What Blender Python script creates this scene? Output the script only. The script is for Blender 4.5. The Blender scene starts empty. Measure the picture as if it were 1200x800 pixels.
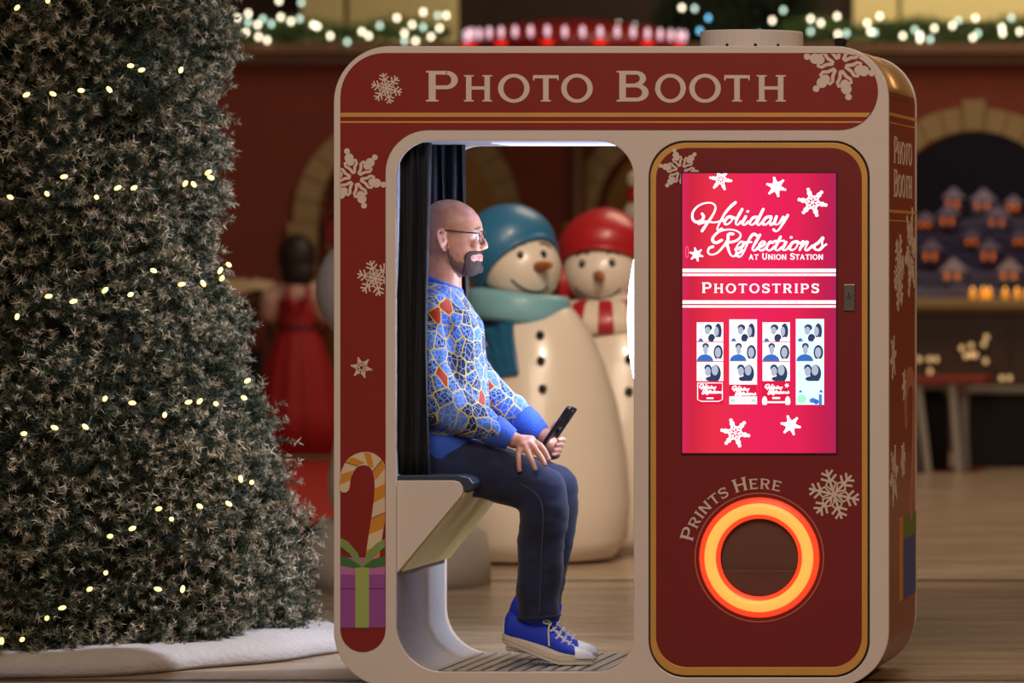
import bpy, bmesh, math, random
import numpy as np
from mathutils import Vector, Matrix, noise

random.seed(7)
rng = np.random.default_rng(7)
PI = math.pi
scene = bpy.context.scene
COL = scene.collection

# ------------------------------------------------------------------ camera
# front plane of the booth is y = 0; 375 px per metre there, camera 15 m away, shifted (cropped) lens
S, D, XV, YV = 375.0, 15.0, 1750.0, 300.0
F = S * D
CX, CZ = (XV - 716.0) / S, (805.0 - YV) / S
cd = bpy.data.cameras.new('camera'); cam = bpy.data.objects.new('camera', cd); COL.objects.link(cam)
cam.location = (CX, -D, CZ); cam.rotation_euler = (PI / 2, 0, 0)
cd.sensor_fit = 'HORIZONTAL'; cd.sensor_width = 36.0; cd.lens = F * 36.0 / 1200.0
cd.shift_x = (600.0 - XV) / 1200.0; cd.shift_y = -(400.0 - YV) / 1200.0
cd.clip_end = 200
cd.dof.use_dof = True; cd.dof.focus_distance = D + 0.05; cd.dof.aperture_fstop = 3.2
scene.camera = cam

# ------------------------------------------------------------------ world, lights, exposure
w = bpy.data.worlds.new('hall_ambient'); scene.world = w; w.use_nodes = True
w.node_tree.nodes['Background'].inputs[0].default_value = (1.0, 0.75, 0.55, 1)
w.node_tree.nodes['Background'].inputs[1].default_value = 0.055

def area(name, loc, target, size, energy, col, size_y=None):
    l = bpy.data.lights.new(name, 'AREA'); l.energy = energy; l.color = col; l.size = size
    if size_y: l.shape = 'RECTANGLE'; l.size_y = size_y
    o = bpy.data.objects.new(name, l); COL.objects.link(o); o.location = loc
    o.rotation_euler = (Vector(target) - Vector(loc)).to_track_quat('-Z', 'Y').to_euler()
    return o
def spot(name, loc, target, energy, col, angle, blend=0.6, rad=0.25):
    l = bpy.data.lights.new(name, 'SPOT'); l.energy = energy; l.color = col
    l.spot_size = math.radians(angle); l.spot_blend = blend; l.shadow_soft_size = rad
    o = bpy.data.objects.new(name, l); COL.objects.link(o); o.location = loc
    o.rotation_euler = (Vector(target) - Vector(loc)).to_track_quat('-Z', 'Y').to_euler()
    return o
# unseen overhead lights added for the hall, stage spots over the displays
area('hall_overhead', (1.0, -9.0, 8.0), (0, 0, 1.0), 5.0, 640, (1.0, 0.79, 0.63))
area('hall_overhead_rear', (1.0, 12.5, 9.0), (1.0, 13.0, 0), 5.0, 480, (1.0, 0.76, 0.53))
spot('stage_spot_snowmen', (0.9, -0.2, 6.6), (-0.2, 6.3, 0.9), 1600, (1.0, 0.78, 0.58), 30)
spot('stage_spot_tree', (5.0, 2.5, 5.6), (-1.0, 1.5, 1.2), 4300, (0.80, 0.87, 1.0), 24, 0.9)
spot('stage_spot_side', (5.0, 3.5, 4.2), (0.9, 0.5, 1.6), 330, (1.0, 0.62, 0.30), 40)

area('upper_wall_wash', (0.0, 21.6, 5.6), (0.0, 24.0, 3.6), 9.0, 190, (1.0, 0.82, 0.55), 0.4)  # unseen strip light added to brighten the upper wall
vs = scene.view_settings
vs.view_transform = 'Standard'; vs.look = 'None'; vs.gamma = 1.0; vs.use_curve_mapping = False
vs.exposure = 0.0

# ------------------------------------------------------------------ helpers
def P(px, py, Y=0.0):
    k = (Y + D) / F
    return Vector((CX + (px - XV) * k, Y, CZ + (YV - py) * k))
def PXM(Y): return F / (Y + D)            # px per metre at depth Y
def fl(px, py):                            # a pixel on the floor
    Y = CZ * F / (py - YV) - D
    return P(px, py, Y)

def lin(c):
    if isinstance(c, str):
        c = c.lstrip('#'); c = [int(c[i:i+2], 16) / 255 for i in (0, 2, 4)]
    return tuple(x / 12.92 if x <= 0.04045 else ((x + 0.055) / 1.055) ** 2.4 for x in c)

MATS = {}
def mat(name, col, rough=0.5, metal=0.0, var=0.08, vscale=12.0, coat=0.0, emit=None, estr=0.0, bump=0.0, bscale=80.0, trans=0.0, sheen=0.0, spec=0.5, alpha=1.0):
    if name in MATS: return MATS[name]
    m = bpy.data.materials.new(name); m.use_nodes = True; MATS[name] = m
    nt = m.node_tree; b = nt.nodes['Principled BSDF']
    c = lin(col)
    tc = nt.nodes.new('ShaderNodeTexCoord')
    n = nt.nodes.new('ShaderNodeTexNoise'); n.inputs['Scale'].default_value = vscale; n.inputs['Detail'].default_value = 3
    nt.links.new(tc.outputs['Object'], n.inputs['Vector'])
    mx = nt.nodes.new('ShaderNodeMix'); mx.data_type = 'RGBA'
    mx.inputs[6].default_value = (*[x * (1 - var) for x in c], 1); mx.inputs[7].default_value = (*[min(1, x * (1 + var)) for x in c], 1)
    nt.links.new(n.outputs['Fac'], mx.inputs[0]); nt.links.new(mx.outputs[2], b.inputs['Base Color'])
    b.inputs['Roughness'].default_value = rough; b.inputs['Metallic'].default_value = metal
    b.inputs['Coat Weight'].default_value = coat; b.inputs['Transmission Weight'].default_value = trans
    b.inputs['Sheen Weight'].default_value = sheen; b.inputs['Specular IOR Level'].default_value = spec
    b.inputs['Alpha'].default_value = alpha
    if emit:
        b.inputs['Emission Color'].default_value = (*lin(emit), 1); b.inputs['Emission Strength'].default_value = estr
    if bump:
        n2 = nt.nodes.new('ShaderNodeTexNoise'); n2.inputs['Scale'].default_value = bscale
        nt.links.new(tc.outputs['Object'], n2.inputs['Vector'])
        bp = nt.nodes.new('ShaderNodeBump'); bp.inputs['Strength'].default_value = bump; bp.inputs['Distance'].default_value = 0.01
        nt.links.new(n2.outputs['Fac'], bp.inputs['Height']); nt.links.new(bp.outputs['Normal'], b.inputs['Normal'])
    return m

ORG = {}
def tag(o, label=None, cat=None, group=None, kind=None):
    if label: o['label'] = label
    if cat: o['category'] = cat
    if group: o['group'] = group
    if kind: o['kind'] = kind
    return o
def empty(name, loc, label=None, cat=None, group=None):
    o = bpy.data.objects.new(name, None); COL.objects.link(o); o.location = loc; o.empty_display_size = 0.1
    ORG[o] = Vector(loc); return tag(o, label, cat, group)

class MB:
    """collects shapes in world coordinates, builds ONE mesh object"""
    def __init__(s): s.v = []; s.f = []; s.mi = []; s.m = 0
    def add(s, vs, fs):
        b = len(s.v); s.v.extend([tuple(x) for x in vs]); s.f.extend([tuple(i + b for i in f) for f in fs]); s.mi.extend([s.m] * len(fs)); return s
    def box(s, a, b):
        x0, y0, z0 = a; x1, y1, z1 = b
        return s.add([(x0,y0,z0),(x1,y0,z0),(x1,y1,z0),(x0,y1,z0),(x0,y0,z1),(x1,y0,z1),(x1,y1,z1),(x0,y1,z1)],
                     [(0,3,2,1),(4,5,6,7),(0,1,5,4),(1,2,6,5),(2,3,7,6),(3,0,4,7)])
    def obox(s, c, ax, ay, az):             # oriented box: centre, half axes
        c, ax, ay, az = Vector(c), Vector(ax), Vector(ay), Vector(az)
        vs = [c + ax*i + ay*j + az*k for k in (-1,1) for (i,j) in ((-1,-1),(1,-1),(1,1),(-1,1))]
        return s.add(vs, [(0,3,2,1),(4,5,6,7),(0,1,5,4),(1,2,6,5),(2,3,7,6),(3,0,4,7)])
    def rings(s, rs, cap=True, close=True):
        n = len(rs[0]); vs = [p for r in rs for p in r]; fs = []
        for i in range(len(rs) - 1):
            for j in range(n if close else n - 1):
                k = (j + 1) % n
                fs.append((i*n+j, i*n+k, (i+1)*n+k, (i+1)*n+j))
        if cap and close: fs.append(tuple(range(n))[::-1]); fs.append(tuple((len(rs)-1)*n + j for j in range(n)))
        return s.add(vs, fs)
    def tube(s, pts, rad, n=10, cap=True, closed=False):
        pts = [Vector(p) for p in pts]; N = len(pts)
        if not isinstance(rad, (list, tuple)): rad = [rad] * N
        up = None; rs = []
        for i in range(N):
            if closed: t = pts[(i+1) % N] - pts[i-1]
            else: t = pts[min(i+1, N-1)] - pts[max(i-1, 0)]
            if t.length < 1e-9: t = Vector((0,0,1))
            t.normalize()
            if up is None:
                up = Vector((0,0,1)) if abs(t.z) < 0.9 else Vector((1,0,0))
            a = (up - t * up.dot(t))
            if a.length < 1e-6: a = t.orthogonal()
            a.normalize(); up = a; b = t.cross(a)
            rs.append([pts[i] + (a * math.cos(2*PI*j/n) + b * math.sin(2*PI*j/n)) * rad[i] for j in range(n)])
        if closed: rs.append(rs[0]); return s.rings(rs, cap=False)
        return s.rings(rs, cap=cap)
    def ell(s, c, r, nu=16, nv=10, rot=None, keep=None):
        c = Vector(c); r = (r, r, r) if not isinstance(r, (tuple, list)) else r
        vs = []; fs = []
        for i in range(nv + 1):
            th = PI * i / nv
            for j in range(nu):
                ph = 2*PI*j/nu
                p = Vector((r[0]*math.sin(th)*math.cos(ph), r[1]*math.sin(th)*math.sin(ph), r[2]*math.cos(th)))
                if rot is not None: p = rot @ p
                vs.append(c + p)
        for i in range(nv):
            for j in range(nu):
                k = (j+1) % nu
                fs.append((i*nu+j, (i+1)*nu+j, (i+1)*nu+k, i*nu+k))
        return s.add(vs, fs)
    def lathe(s, c, prof, n=28, sx=1.0, sy=1.0, cap=True):
        c = Vector(c)
        rs = [[c + Vector((r*sx*math.cos(2*PI*j/n), r*sy*math.sin(2*PI*j/n), z)) for j in range(n)] for r, z in prof]
        return s.rings(rs, cap=cap)
    def poly(s, pts, y0, y1):               # pts in (x,z), prism between y0 (front) and y1
        n = len(pts)
        vs = [(x, y0, z) for x, z in pts] + [(x, y1, z) for x, z in pts]
        fs = [tuple(range(n)), tuple(range(2*n-1, n-1, -1))] + [(i, i+n, (i+1) % n + n, (i+1) % n) for i in range(n)]
        return s.add(vs, fs)
    def build(s, name, mats, parent=None, smooth=False, label=None, cat=None, group=None, kind=None, origin=None, bevel=0.0, bseg=2, recalc=True):
        o_ = ORG.get(parent, None) if parent is not None else None
        if o_ is None:
            o_ = Vector(origin) if origin is not None else Vector((sum(v[0] for v in s.v)/len(s.v), sum(v[1] for v in s.v)/len(s.v), min(v[2] for v in s.v)))
        me = bpy.data.meshes.new(name)
        me.from_pydata([(v[0]-o_.x, v[1]-o_.y, v[2]-o_.z) for v in s.v], [], s.f)
        mats = mats if isinstance(mats, (list, tuple)) else [mats]
        for m in mats: me.materials.append(m)
        if len(mats) > 1: me.polygons.foreach_set('material_index', s.mi)
        if recalc:
            bm = bmesh.new(); bm.from_mesh(me); bmesh.ops.remove_doubles(bm, verts=bm.verts, dist=1e-6)
            bmesh.ops.recalc_face_normals(bm, faces=bm.faces); bm.to_mesh(me); bm.free()
        if smooth: me.polygons.foreach_set('use_smooth', [True]*len(me.polygons))
        ob = bpy.data.objects.new(name, me); COL.objects.link(ob)
        if parent is not None: ob.parent = parent
        else: ob.location = o_
        ORG[ob] = Vector(o_)
        if bevel:
            b = ob.modifiers.new('bevel', 'BEVEL'); b.width = bevel; b.segments = bseg; b.limit_method = 'ANGLE'; b.angle_limit = math.radians(40)
        return tag(ob, label, cat, group, kind)

def fx(px): return (px - 716.0) / S
def fz(py): return (805.0 - py) / S
def to_front(pts): return [(fx(x), fz(y)) for x, y in pts]
def rr(x0, y0, x1, y1, r, n=10):            # rounded rectangle in px; r = tl,tr,br,bl
    if not isinstance(r, (list, tuple)): r = (r,)*4
    out = []
    for (cx, cy, rad, a0) in ((x0+r[0], y0+r[0], r[0], 180), (x1-r[1], y0+r[1], r[1], 270), (x1-r[2], y1-r[2], r[2], 0), (x0+r[3], y1-r[3], r[3], 90)):
        for i in range(n + 1):
            a = math.radians(a0 + 90*i/n); out.append((cx + rad*math.cos(a), cy + rad*math.sin(a)))
    return out
def plate(name, outer, holes, y0, y1, material, parent, bevel=0.0, mapf=to_front, label=None, kind=None, smooth=False, origin=None, bseg=2):
    """flat panel with holes (2-D outline), extruded between y0 and y1"""
    bm = bmesh.new(); edges = []
    for loop in [outer] + list(holes):
        pts = mapf(loop); vs = [bm.verts.new((x, y0, z)) for x, z in pts]
        edges += [bm.edges.new((vs[i], vs[(i+1) % len(vs)])) for i in range(len(vs))]
    bmesh.ops.triangle_fill(bm, use_beauty=True, use_dissolve=False, edges=edges, normal=(0, -1, 0))
    r = bmesh.ops.extrude_face_region(bm, geom=bm.faces[:])
    for g in r['geom']:
        if isinstance(g, bmesh.types.BMVert): g.co.y = y1
    bmesh.ops.recalc_face_normals(bm, faces=bm.faces)
    bmesh.ops.dissolve_limit(bm, angle_limit=0.01, verts=bm.verts, edges=bm.edges)
    org = ORG.get(parent) if parent is not None else Vector(origin)
    for v in bm.verts: v.co -= org
    me = bpy.data.meshes.new(name); bm.to_mesh(me); bm.free(); me.materials.append(material)
    ob = bpy.data.objects.new(name, me); COL.objects.link(ob); ORG[ob] = org
    if parent is not None: ob.parent = parent
    else: ob.location = org
    if bevel:
        b = ob.modifiers.new('bevel', 'BEVEL'); b.width = bevel; b.segments = bseg; b.limit_method = 'ANGLE'; b.angle_limit = math.radians(50)
    return tag(ob, label, None, None, kind)

def catmull(pts, k=6, closed=False):
    pts = [Vector(p) for p in pts]; n = len(pts); out = []
    rng_ = range(n) if closed else range(n - 1)
    for i in rng_:
        if closed: p0, p1, p2, p3 = pts[i-1], pts[i], pts[(i+1) % n], pts[(i+2) % n]
        else: p0, p1, p2, p3 = pts[max(i-1,0)], pts[i], pts[i+1], pts[min(i+2,n-1)]
        for j in range(k):
            t = j / k
            out.append(0.5*((2*p1) + (p2-p0)*t + (2*p0-5*p1+4*p2-p3)*t*t + (3*p1-p0-3*p2+p3)*t**3))
    if not closed: out.append(pts[-1])
    return out

def bake(ob):                                # apply the modifiers
    dg = bpy.context.evaluated_depsgraph_get(); dg.update()
    me = bpy.data.meshes.new_from_object(ob.evaluated_get(dg))
    ob.modifiers.clear(); old = ob.data; nm = old.name; ob.data = me; bpy.data.meshes.remove(old); me.name = nm
    me.polygons.foreach_set('use_smooth', [True]*len(me.polygons))
def fuse(ob, voxel, smooth=6, fac=0.5):      # one continuous skin out of overlapping volumes
    r = ob.modifiers.new('remesh', 'REMESH'); r.mode = 'VOXEL'; r.voxel_size = voxel
    s = ob.modifiers.new('smooth', 'SMOOTH'); s.iterations = smooth; s.factor = fac
    bake(ob)

# ------------------------------------------------------------------ flat lettering and ornaments (2-D convex pieces)
def ringq(cx, cy, rx, ry, tx, ty, a0=0, a1=360, n=24):
    q = []
    for i in range(n):
        a, b = math.radians(a0 + (a1-a0)*i/n), math.radians(a0 + (a1-a0)*(i+1)/n)
        q.append([(cx+rx*math.cos(a), cy+ry*math.sin(a)), (cx+rx*math.cos(b), cy+ry*math.sin(b)),
                  (cx+(rx-tx)*math.cos(b), cy+(ry-ty)*math.sin(b)), (cx+(rx-tx)*math.cos(a), cy+(ry-ty)*math.sin(a))])
    return q
def barq(x0, y0, x1, y1): return [[(x0,y0),(x1,y0),(x1,y1),(x0,y1)]]
def disc(cx, cy, r, n=16, ry=None): return [[(cx+r*math.cos(2*PI*i/n), cy+(ry or r)*math.sin(2*PI*i/n)) for i in range(n)]]
def ribbon(pts, wd, caps=True):
    q = []; pts = [Vector((p[0], p[1])) for p in pts]
    nrm = []
    for i in range(len(pts)):
        t = pts[min(i+1, len(pts)-1)] - pts[max(i-1, 0)]
        t = t.normalized() if t.length > 1e-9 else Vector((1, 0)); nrm.append(Vector((-t.y, t.x)))
    wl = wd if isinstance(wd, (list, tuple)) else [wd]*len(pts)
    for i in range(len(pts)-1):
        a, b = pts[i], pts[i+1]; na, nb = nrm[i]*wl[i]/2, nrm[i+1]*wl[i+1]/2
        q.append([tuple(a-na), tuple(b-nb), tuple(b+nb), tuple(a+na)])
    if caps:
        q += disc(pts[0].x, pts[0].y, wl[0]/2, 10) + disc(pts[-1].x, pts[-1].y, wl[-1]/2, 10)
    return q
def seg(x0, y0, x1, y1, wd): return ribbon([(x0,y0),(x1,y1)], wd, caps=False)
V_, H_ = 0.20, 0.125
def serif(x, y, wd=0.36, h=0.055): return barq(x-wd/2, y, x+wd/2, y+h)
def glyph(c):
    v, h = V_, H_
    def stem(x, y0=0, y1=1, s0=True, s1=True):
        q = barq(x-v/2, y0, x+v/2, y1)
        if s0: q += serif(x, y0)
        if s1: q += serif(x, y1-0.055)
        return q
    if c == 'O': return ringq(0.56, 0.5, 0.56, 0.53, 0.19, 0.13, n=36), 1.12
    if c == 'I': return stem(0.18), 0.36
    if c == 'H': return stem(0.18) + stem(0.86) + barq(0.2, 0.45, 0.85, 0.45+h), 1.04
    if c == 'T': return stem(0.46, s1=False) + barq(0, 1-h, 0.92, 1) + barq(0, 0.8, 0.05, 1) + barq(0.87, 0.8, 0.92, 1), 0.92
    if c == 'P': return stem(0.18) + barq(0.2, 1-h, 0.6, 1) + barq(0.2, 0.4, 0.6, 0.4+h) + ringq(0.58, 0.70, 0.34, 0.30, 0.19, h, -90, 90, 16), 0.92
    if c == 'R': return stem(0.18) + barq(0.2, 1-h, 0.6, 1) + barq(0.2, 0.42, 0.6, 0.42+h) + ringq(0.58, 0.71, 0.33, 0.29, 0.19, h, -90, 90, 16) + [[(0.42,0.46),(0.66,0.46),(1.0,0.0),(0.74,0.0)]], 1.0
    if c == 'B': return stem(0.18) + barq(0.2, 1-h, 0.6, 1) + barq(0.2, 0.46, 0.62, 0.46+h) + barq(0.2, 0, 0.62, h) + ringq(0.58, 0.75, 0.32, 0.25, 0.19, h*0.9, -90, 90, 14) + ringq(0.60, 0.29, 0.38, 0.29, 0.2, h, -90, 90, 14), 0.98
    if c == 'E': return stem(0.18) + barq(0.2, 1-h, 0.82, 1) + barq(0.2, 0, 0.86, h) + barq(0.2, 0.45, 0.7, 0.45+h) + barq(0.77,0.8,0.82,1) + barq(0.81,0,0.86,0.2), 0.88
    if c == 'N': return stem(0.16, s1=False) + stem(0.9, s0=False) + [[(0.06,1.0),(0.28,1.0),(1.0,0.0),(0.78,0.0)]], 1.08
    if c == 'U': return barq(0.08,0.4,0.28,1) + barq(0.76,0.4,0.92,1) + serif(0.18,0.945) + serif(0.84,0.945,0.3) + ringq(0.5, 0.42, 0.42, 0.44, 0.18, 0.14, 180, 360, 18), 1.02
    if c == 'A': return [[(0.02,0),(0.16,0),(0.56,1),(0.42,1)], [(0.76,0),(1.0,0),(0.60,1),(0.38,1)]] + barq(0.25,0.26,0.78,0.26+h) + serif(0.1,0,0.3) + serif(0.88,0,0.36), 1.04
    if c == 'S':
        pts = [(0.74,0.76),(0.64,0.90),(0.42,0.95),(0.18,0.88),(0.11,0.74),(0.22,0.60),(0.45,0.52),(0.68,0.42),(0.76,0.27),(0.66,0.11),(0.42,0.05),(0.18,0.10),(0.09,0.25)]
        p = catmull([Vector((a,b,0)) for a,b in pts], 4); n = len(p)
        return ribbon(p, [0.10 + 0.10*math.sin(PI*i/(n-1))**1.0 for i in range(n)], caps=False) + barq(0.74,0.70,0.80,1.0) + barq(0.04,0,0.10,0.30), 0.84
    return [], 0.5
def put(q, x0, y0, x1, y1, gw):             # glyph pieces into a px box (y down)
    return [[(x0 + x/gw*(x1-x0), y1 + y*(y0-y1)) for x, y in p] for p in q]
def text_line(words, x0, x1, ybase, cap, small, gap=0.14, space=0.5):
    items = []; cur = 0.0
    for wi, wd in enumerate(words):
        for i, c in enumerate(wd):
            h = cap if c.isupper() else small
            q, gw = glyph(c.upper()); items.append((q, gw, cur, h)); cur += gw*h*0.92 + gap*small
        cur += space*small
    tot = cur - space*small - gap*small; k = (x1-x0)/tot; out = []
    for q, gw, x, h in items: out += put(q, x0 + x*k, ybase-h, x0 + (x + gw*h*0.92)*k, ybase, gw)
    return out
def xf(q, cx, cy, s, rot=0):
    c, sn = math.cos(rot), math.sin(rot)
    return [[(cx + s*(x*c - y*sn), cy + s*(x*sn + y*c)) for x, y in p] for p in q]
def flake(kind):
    out = []
    for k in range(6):
        a = PI/3*k; arm = []
        if kind == 'fine':
            arm += seg(0.0, 0, 0.97, 0, 0.09)
            for s in (1, -1):
                arm += seg(0.50, 0, 0.70, 0.30*s, 0.085) + seg(0.72, 0, 0.90, 0.22*s, 0.085)
                arm += seg(0.12, 0, 0.42, 0.20*s, 0.06) + seg(0.40, 0.20*s, 0.62, 0, 0.06)
        elif kind == 'dots':
            arm += disc(0.93, 0, 0.095, 14) + disc(0.70, 0, 0.15, 14) + disc(0.56, 0, 0.13, 12)
            arm += seg(0.62, 0, 0.98, 0, 0.07)
            for s in (1, -1):
                arm += ribbon([(0.60,0.03*s),(0.56,0.19*s),(0.47,0.19*s),(0.36,0.09*s),(0.20,0.03*s)], 0.095)
        else:                                # bold star
            arm += [[(0.0,0.0),(0.42,-0.24),(1.0,-0.06),(1.0,0.06),(0.42,0.24)]]
            arm += disc(0.93, 0, 0.13, 10) + disc(0.66, 0.0, 0.17, 10)
            if kind == 'star_cut': arm = [[(0.16,0.0),(0.40,-0.24),(0.50,-0.06)], [(0.16,0.0),(0.50,0.06),(0.40,0.24)], [(0.46,-0.15),(1.0,-0.06),(1.0,0.06),(0.46,0.15)], [(0.0,-0.05),(0.22,0.0),(0.0,0.05)]] + disc(0.93,0,0.12,10) + disc(0.68,0,0.17,10)
        out += xf(arm, 0, 0, 1, a)
    return out
def clip(q, nx, ny, d):                      # keep nx*x+ny*y <= d
    out = []
    for p in q:
        r = []
        for i in range(len(p)):
            a, b = p[i], p[(i+1) % len(p)]; da, db = nx*a[0]+ny*a[1]-d, nx*b[0]+ny*b[1]-d
            if da <= 0: r.append(a)
            if (da < 0 < db) or (db < 0 < da):
                t = da/(da-db); r.append((a[0]+(b[0]-a[0])*t, a[1]+(b[1]-a[1])*t))
        if len(r) > 2: out.append(r)
    return out
def decal(name, q, y0, y1, material, parent, mapf=to_front, label=None):
    mb = MB()
    for i, p in enumerate(q): mb.poly(mapf(p), y0 - 2.5e-5*(i % 17), y1)     # staggered so overlapping pieces never coincide
    return mb.build(name, material, parent, label=label, recalc=False)
# ================================================================== materials
def floor_material():
    m = bpy.data.materials.new('polished_stone'); m.use_nodes = True; nt = m.node_tree; b = nt.nodes['Principled BSDF']
    tc = nt.nodes.new('ShaderNodeTexCoord'); mp = nt.nodes.new('ShaderNodeMapping'); mp.inputs['Scale'].default_value = (0.5, 2.2, 1)
    n = nt.nodes.new('ShaderNodeTexNoise'); n.inputs['Scale'].default_value = 2.0; n.inputs['Detail'].default_value = 6; n.inputs['Roughness'].default_value = 0.65
    nt.links.new(tc.outputs['Object'], mp.inputs[0]); nt.links.new(mp.outputs[0], n.inputs[0])
    cr = nt.nodes.new('ShaderNodeValToRGB')
    cr.color_ramp.elements[0].position = 0.3; cr.color_ramp.elements[0].color = (*lin('#7d6854'), 1)
    cr.color_ramp.elements[1].position = 0.72; cr.color_ramp.elements[1].color = (*lin('#c4ad92'), 1)
    nt.links.new(n.outputs['Fac'], cr.inputs[0]); nt.links.new(cr.outputs[0], b.inputs['Base Color'])
    b.inputs['Roughness'].default_value = 0.27
    bp = nt.nodes.new('ShaderNodeBump'); bp.inputs['Strength'].default_value = 0.12; bp.inputs['Distance'].default_value = 0.02
    n2 = nt.nodes.new('ShaderNodeTexNoise'); n2.inputs['Scale'].default_value = 3.0; nt.links.new(mp.outputs[0], n2.inputs[0])
    nt.links.new(n2.outputs['Fac'], bp.inputs['Height']); nt.links.new(bp.outputs['Normal'], b.inputs['Normal'])
    return m
M_floor = floor_material()
M_joint = mat('dark_stone_inlay', '#3a2f27', 0.35)
M_brick = mat('painted_brick_red', '#7a3322', 0.8, var=0.2, vscale=6, bump=0.3, bscale=30)
M_stone = mat('sandstone_trim', '#9c845c', 0.8, var=0.15, vscale=5)
M_upper = mat('dark_brown_plaster', '#2c1c16', 0.9)
M_cream = mat('cream_plaster', '#e0d096', 0.85)
M_dark = mat('black_cloth', '#16120f', 0.9)
M_white = mat('white_gloss_frame', '#dacfc8', 0.36, var=0.03, coat=0.15)
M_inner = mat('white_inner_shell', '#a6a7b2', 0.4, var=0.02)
M_red = mat('booth_red_vinyl', '#861e1b', 0.42, var=0.05, coat=0.12)
M_doorred = mat('door_red_vinyl', '#7a1a1e', 0.42, var=0.05, coat=0.12)
M_gold = mat('gold_print', '#dba654', 0.4, metal=0.25, var=0.1)
M_print = mat('cream_print', '#dac9bd', 0.5, var=0.03)
M_seam = mat('black_seam', '#0d0b0b', 0.6)
M_metal = mat('brushed_steel', '#8d8a86', 0.35, metal=0.9)
M_snow = mat('glossy_white_fibreglass', '#e6d8c6', 0.3, var=0.02, coat=0.3)
M_skin = None

# ================================================================== the setting
mb = MB(); mb.box((-26, -17, -0.05), (26, 26, 0.0))
floor = mb.build('floor', M_floor, kind='structure', origin=(0, 0, 0))
for py in (797, 680):
    yy = fl(600, py).y; w_ = 0.035 if py != 680 else 0.07
    m_ = MB(); m_.box((-20, yy-w_, 0.0), (20, yy+w_, 0.0015)); m_.build('inlay_strip', M_joint, floor)

WY = 18.0
def wallmap(Y): return lambda loop: [(P(x, y, Y).x, P(x, y, Y).z) for x, y in loop]
ARCH = [(479, 260, 524), (803, 260, 524), (1143, 259, 352)]
RO, RI = 134.0, 106.0
def arch_loop(cx, cy, bot, r, n=24):
    return [(cx - r, bot)] + [(cx + r*math.cos(PI - PI*i/n), cy - r*math.sin(PI*i/n)) for i in range(n+1)] + [(cx + r, bot)]
wall = plate('wall_back', [(-900, 529), (1900, 529), (1900, 53), (-900, 53)], [arch_loop(*a, RI) for a in ARCH], WY, WY+0.35, M_brick, None, mapf=wallmap(WY), kind='structure', origin=P(600, 529, WY))
kw = PXM(WY)
for (cx, cy, bot) in ARCH:
    nb = 15
    for i in range(nb):
        key = (i == nb//2)
        a0, a1 = PI*i/nb + 0.006, PI*(i+1)/nb - 0.006
        ro = RO + (8 if key else random.uniform(-1, 1)); pr = 0.09 if key else 0.05 + random.uniform(-.008, .008)
        c = [(RI, a0), (ro, a0), (ro, (a0+a1)/2), (ro, a1), (RI, a1), (RI, (a0+a1)/2)]
        m_ = MB(); m_.poly([(P(cx - r*math.cos(a), cy - r*math.sin(a), WY).x, P(cx - r*math.cos(a), cy - r*math.sin(a), WY).z) for r, a in c], WY-pr, WY+0.1)
        m_.build('keystone' if key else 'voussoir', M_stone, wall)
    hh = 30
    for s in (-1, 1):
        y = cy; k = 0
        while y < bot - 4:
            y2 = min(y + hh, bot); wd = 28 if k % 2 else 34
            xa, xb = sorted((cx + s*RI, cx + s*(RI + wd)))
            a, b = P(xa, y2-0.4, WY), P(xb, y+0.4, WY)
            m_ = MB(); m_.box((a.x, WY-0.05, max(a.z, 0)), (b.x, WY+0.1, b.z)); m_.build('jamb_block', M_stone, wall)
            y = y2; k += 1
# cornice under the garland, the wall behind the arches and the upper wall
a, b = P(-900, 62, WY-0.12), P(1900, 50, WY-0.12)
mb = MB(); mb.box((a.x, WY-0.14, a.z), (b.x, WY+0.4, b.z)); mb.box((a.x, WY-0.08, a.z-0.07), (b.x, WY, a.z)); mb.build('trim_1', mat('cornice_brown', '#7b5a43', 0.7), kind='structure')
mb = MB(); mb.box((-18, 20.6, 0), (14, 20.8, 2.8)); mb.build('wall_rear', mat('warm_ochre_plaster', '#8d6535', 0.9), kind='structure')
mb = MB(); mb.box((-22, 24.0, 0), (18, 24.2, 9)); wu = mb.build('wall_upper', M_upper, kind='structure')
for x0, x1 in ((-60, 180), (352, 402), (408, 534), (1000, 1052), (1056, 1240)):
    a, b = P(x0, 64, 23.9), P(x1, -120, 23.9); m_ = MB(); m_.box((a.x, 23.86, a.z), (b.x, 24.02, b.z)); m_.build('pilaster_panel', M_cream, wu, bevel=0.02)
# stone sill of the right-hand arch
a, b = P(1030, 366, WY-0.2), P(1262, 350, WY-0.2)
mb = MB(); mb.box((a.x, WY-0.22, a.z+0.03), (b.x, WY+0.4, b.z)); mb.box((a.x+0.05, WY-0.15, a.z), (b.x-0.05, WY+0.3, a.z+0.03))
mb.build('trim_2', M_stone, kind='structure', bevel=0.01)
a, b = P(1030, 529, WY-0.03), P(1262, 366, WY-0.03)
mb = MB(); mb.box((a.x, WY-0.03, 0), (b.x, WY+0.02, b.z)); mb.build('trim_3', mat('dark_wainscot', '#4a3527', 0.3, var=0.2), kind='structure')

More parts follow.
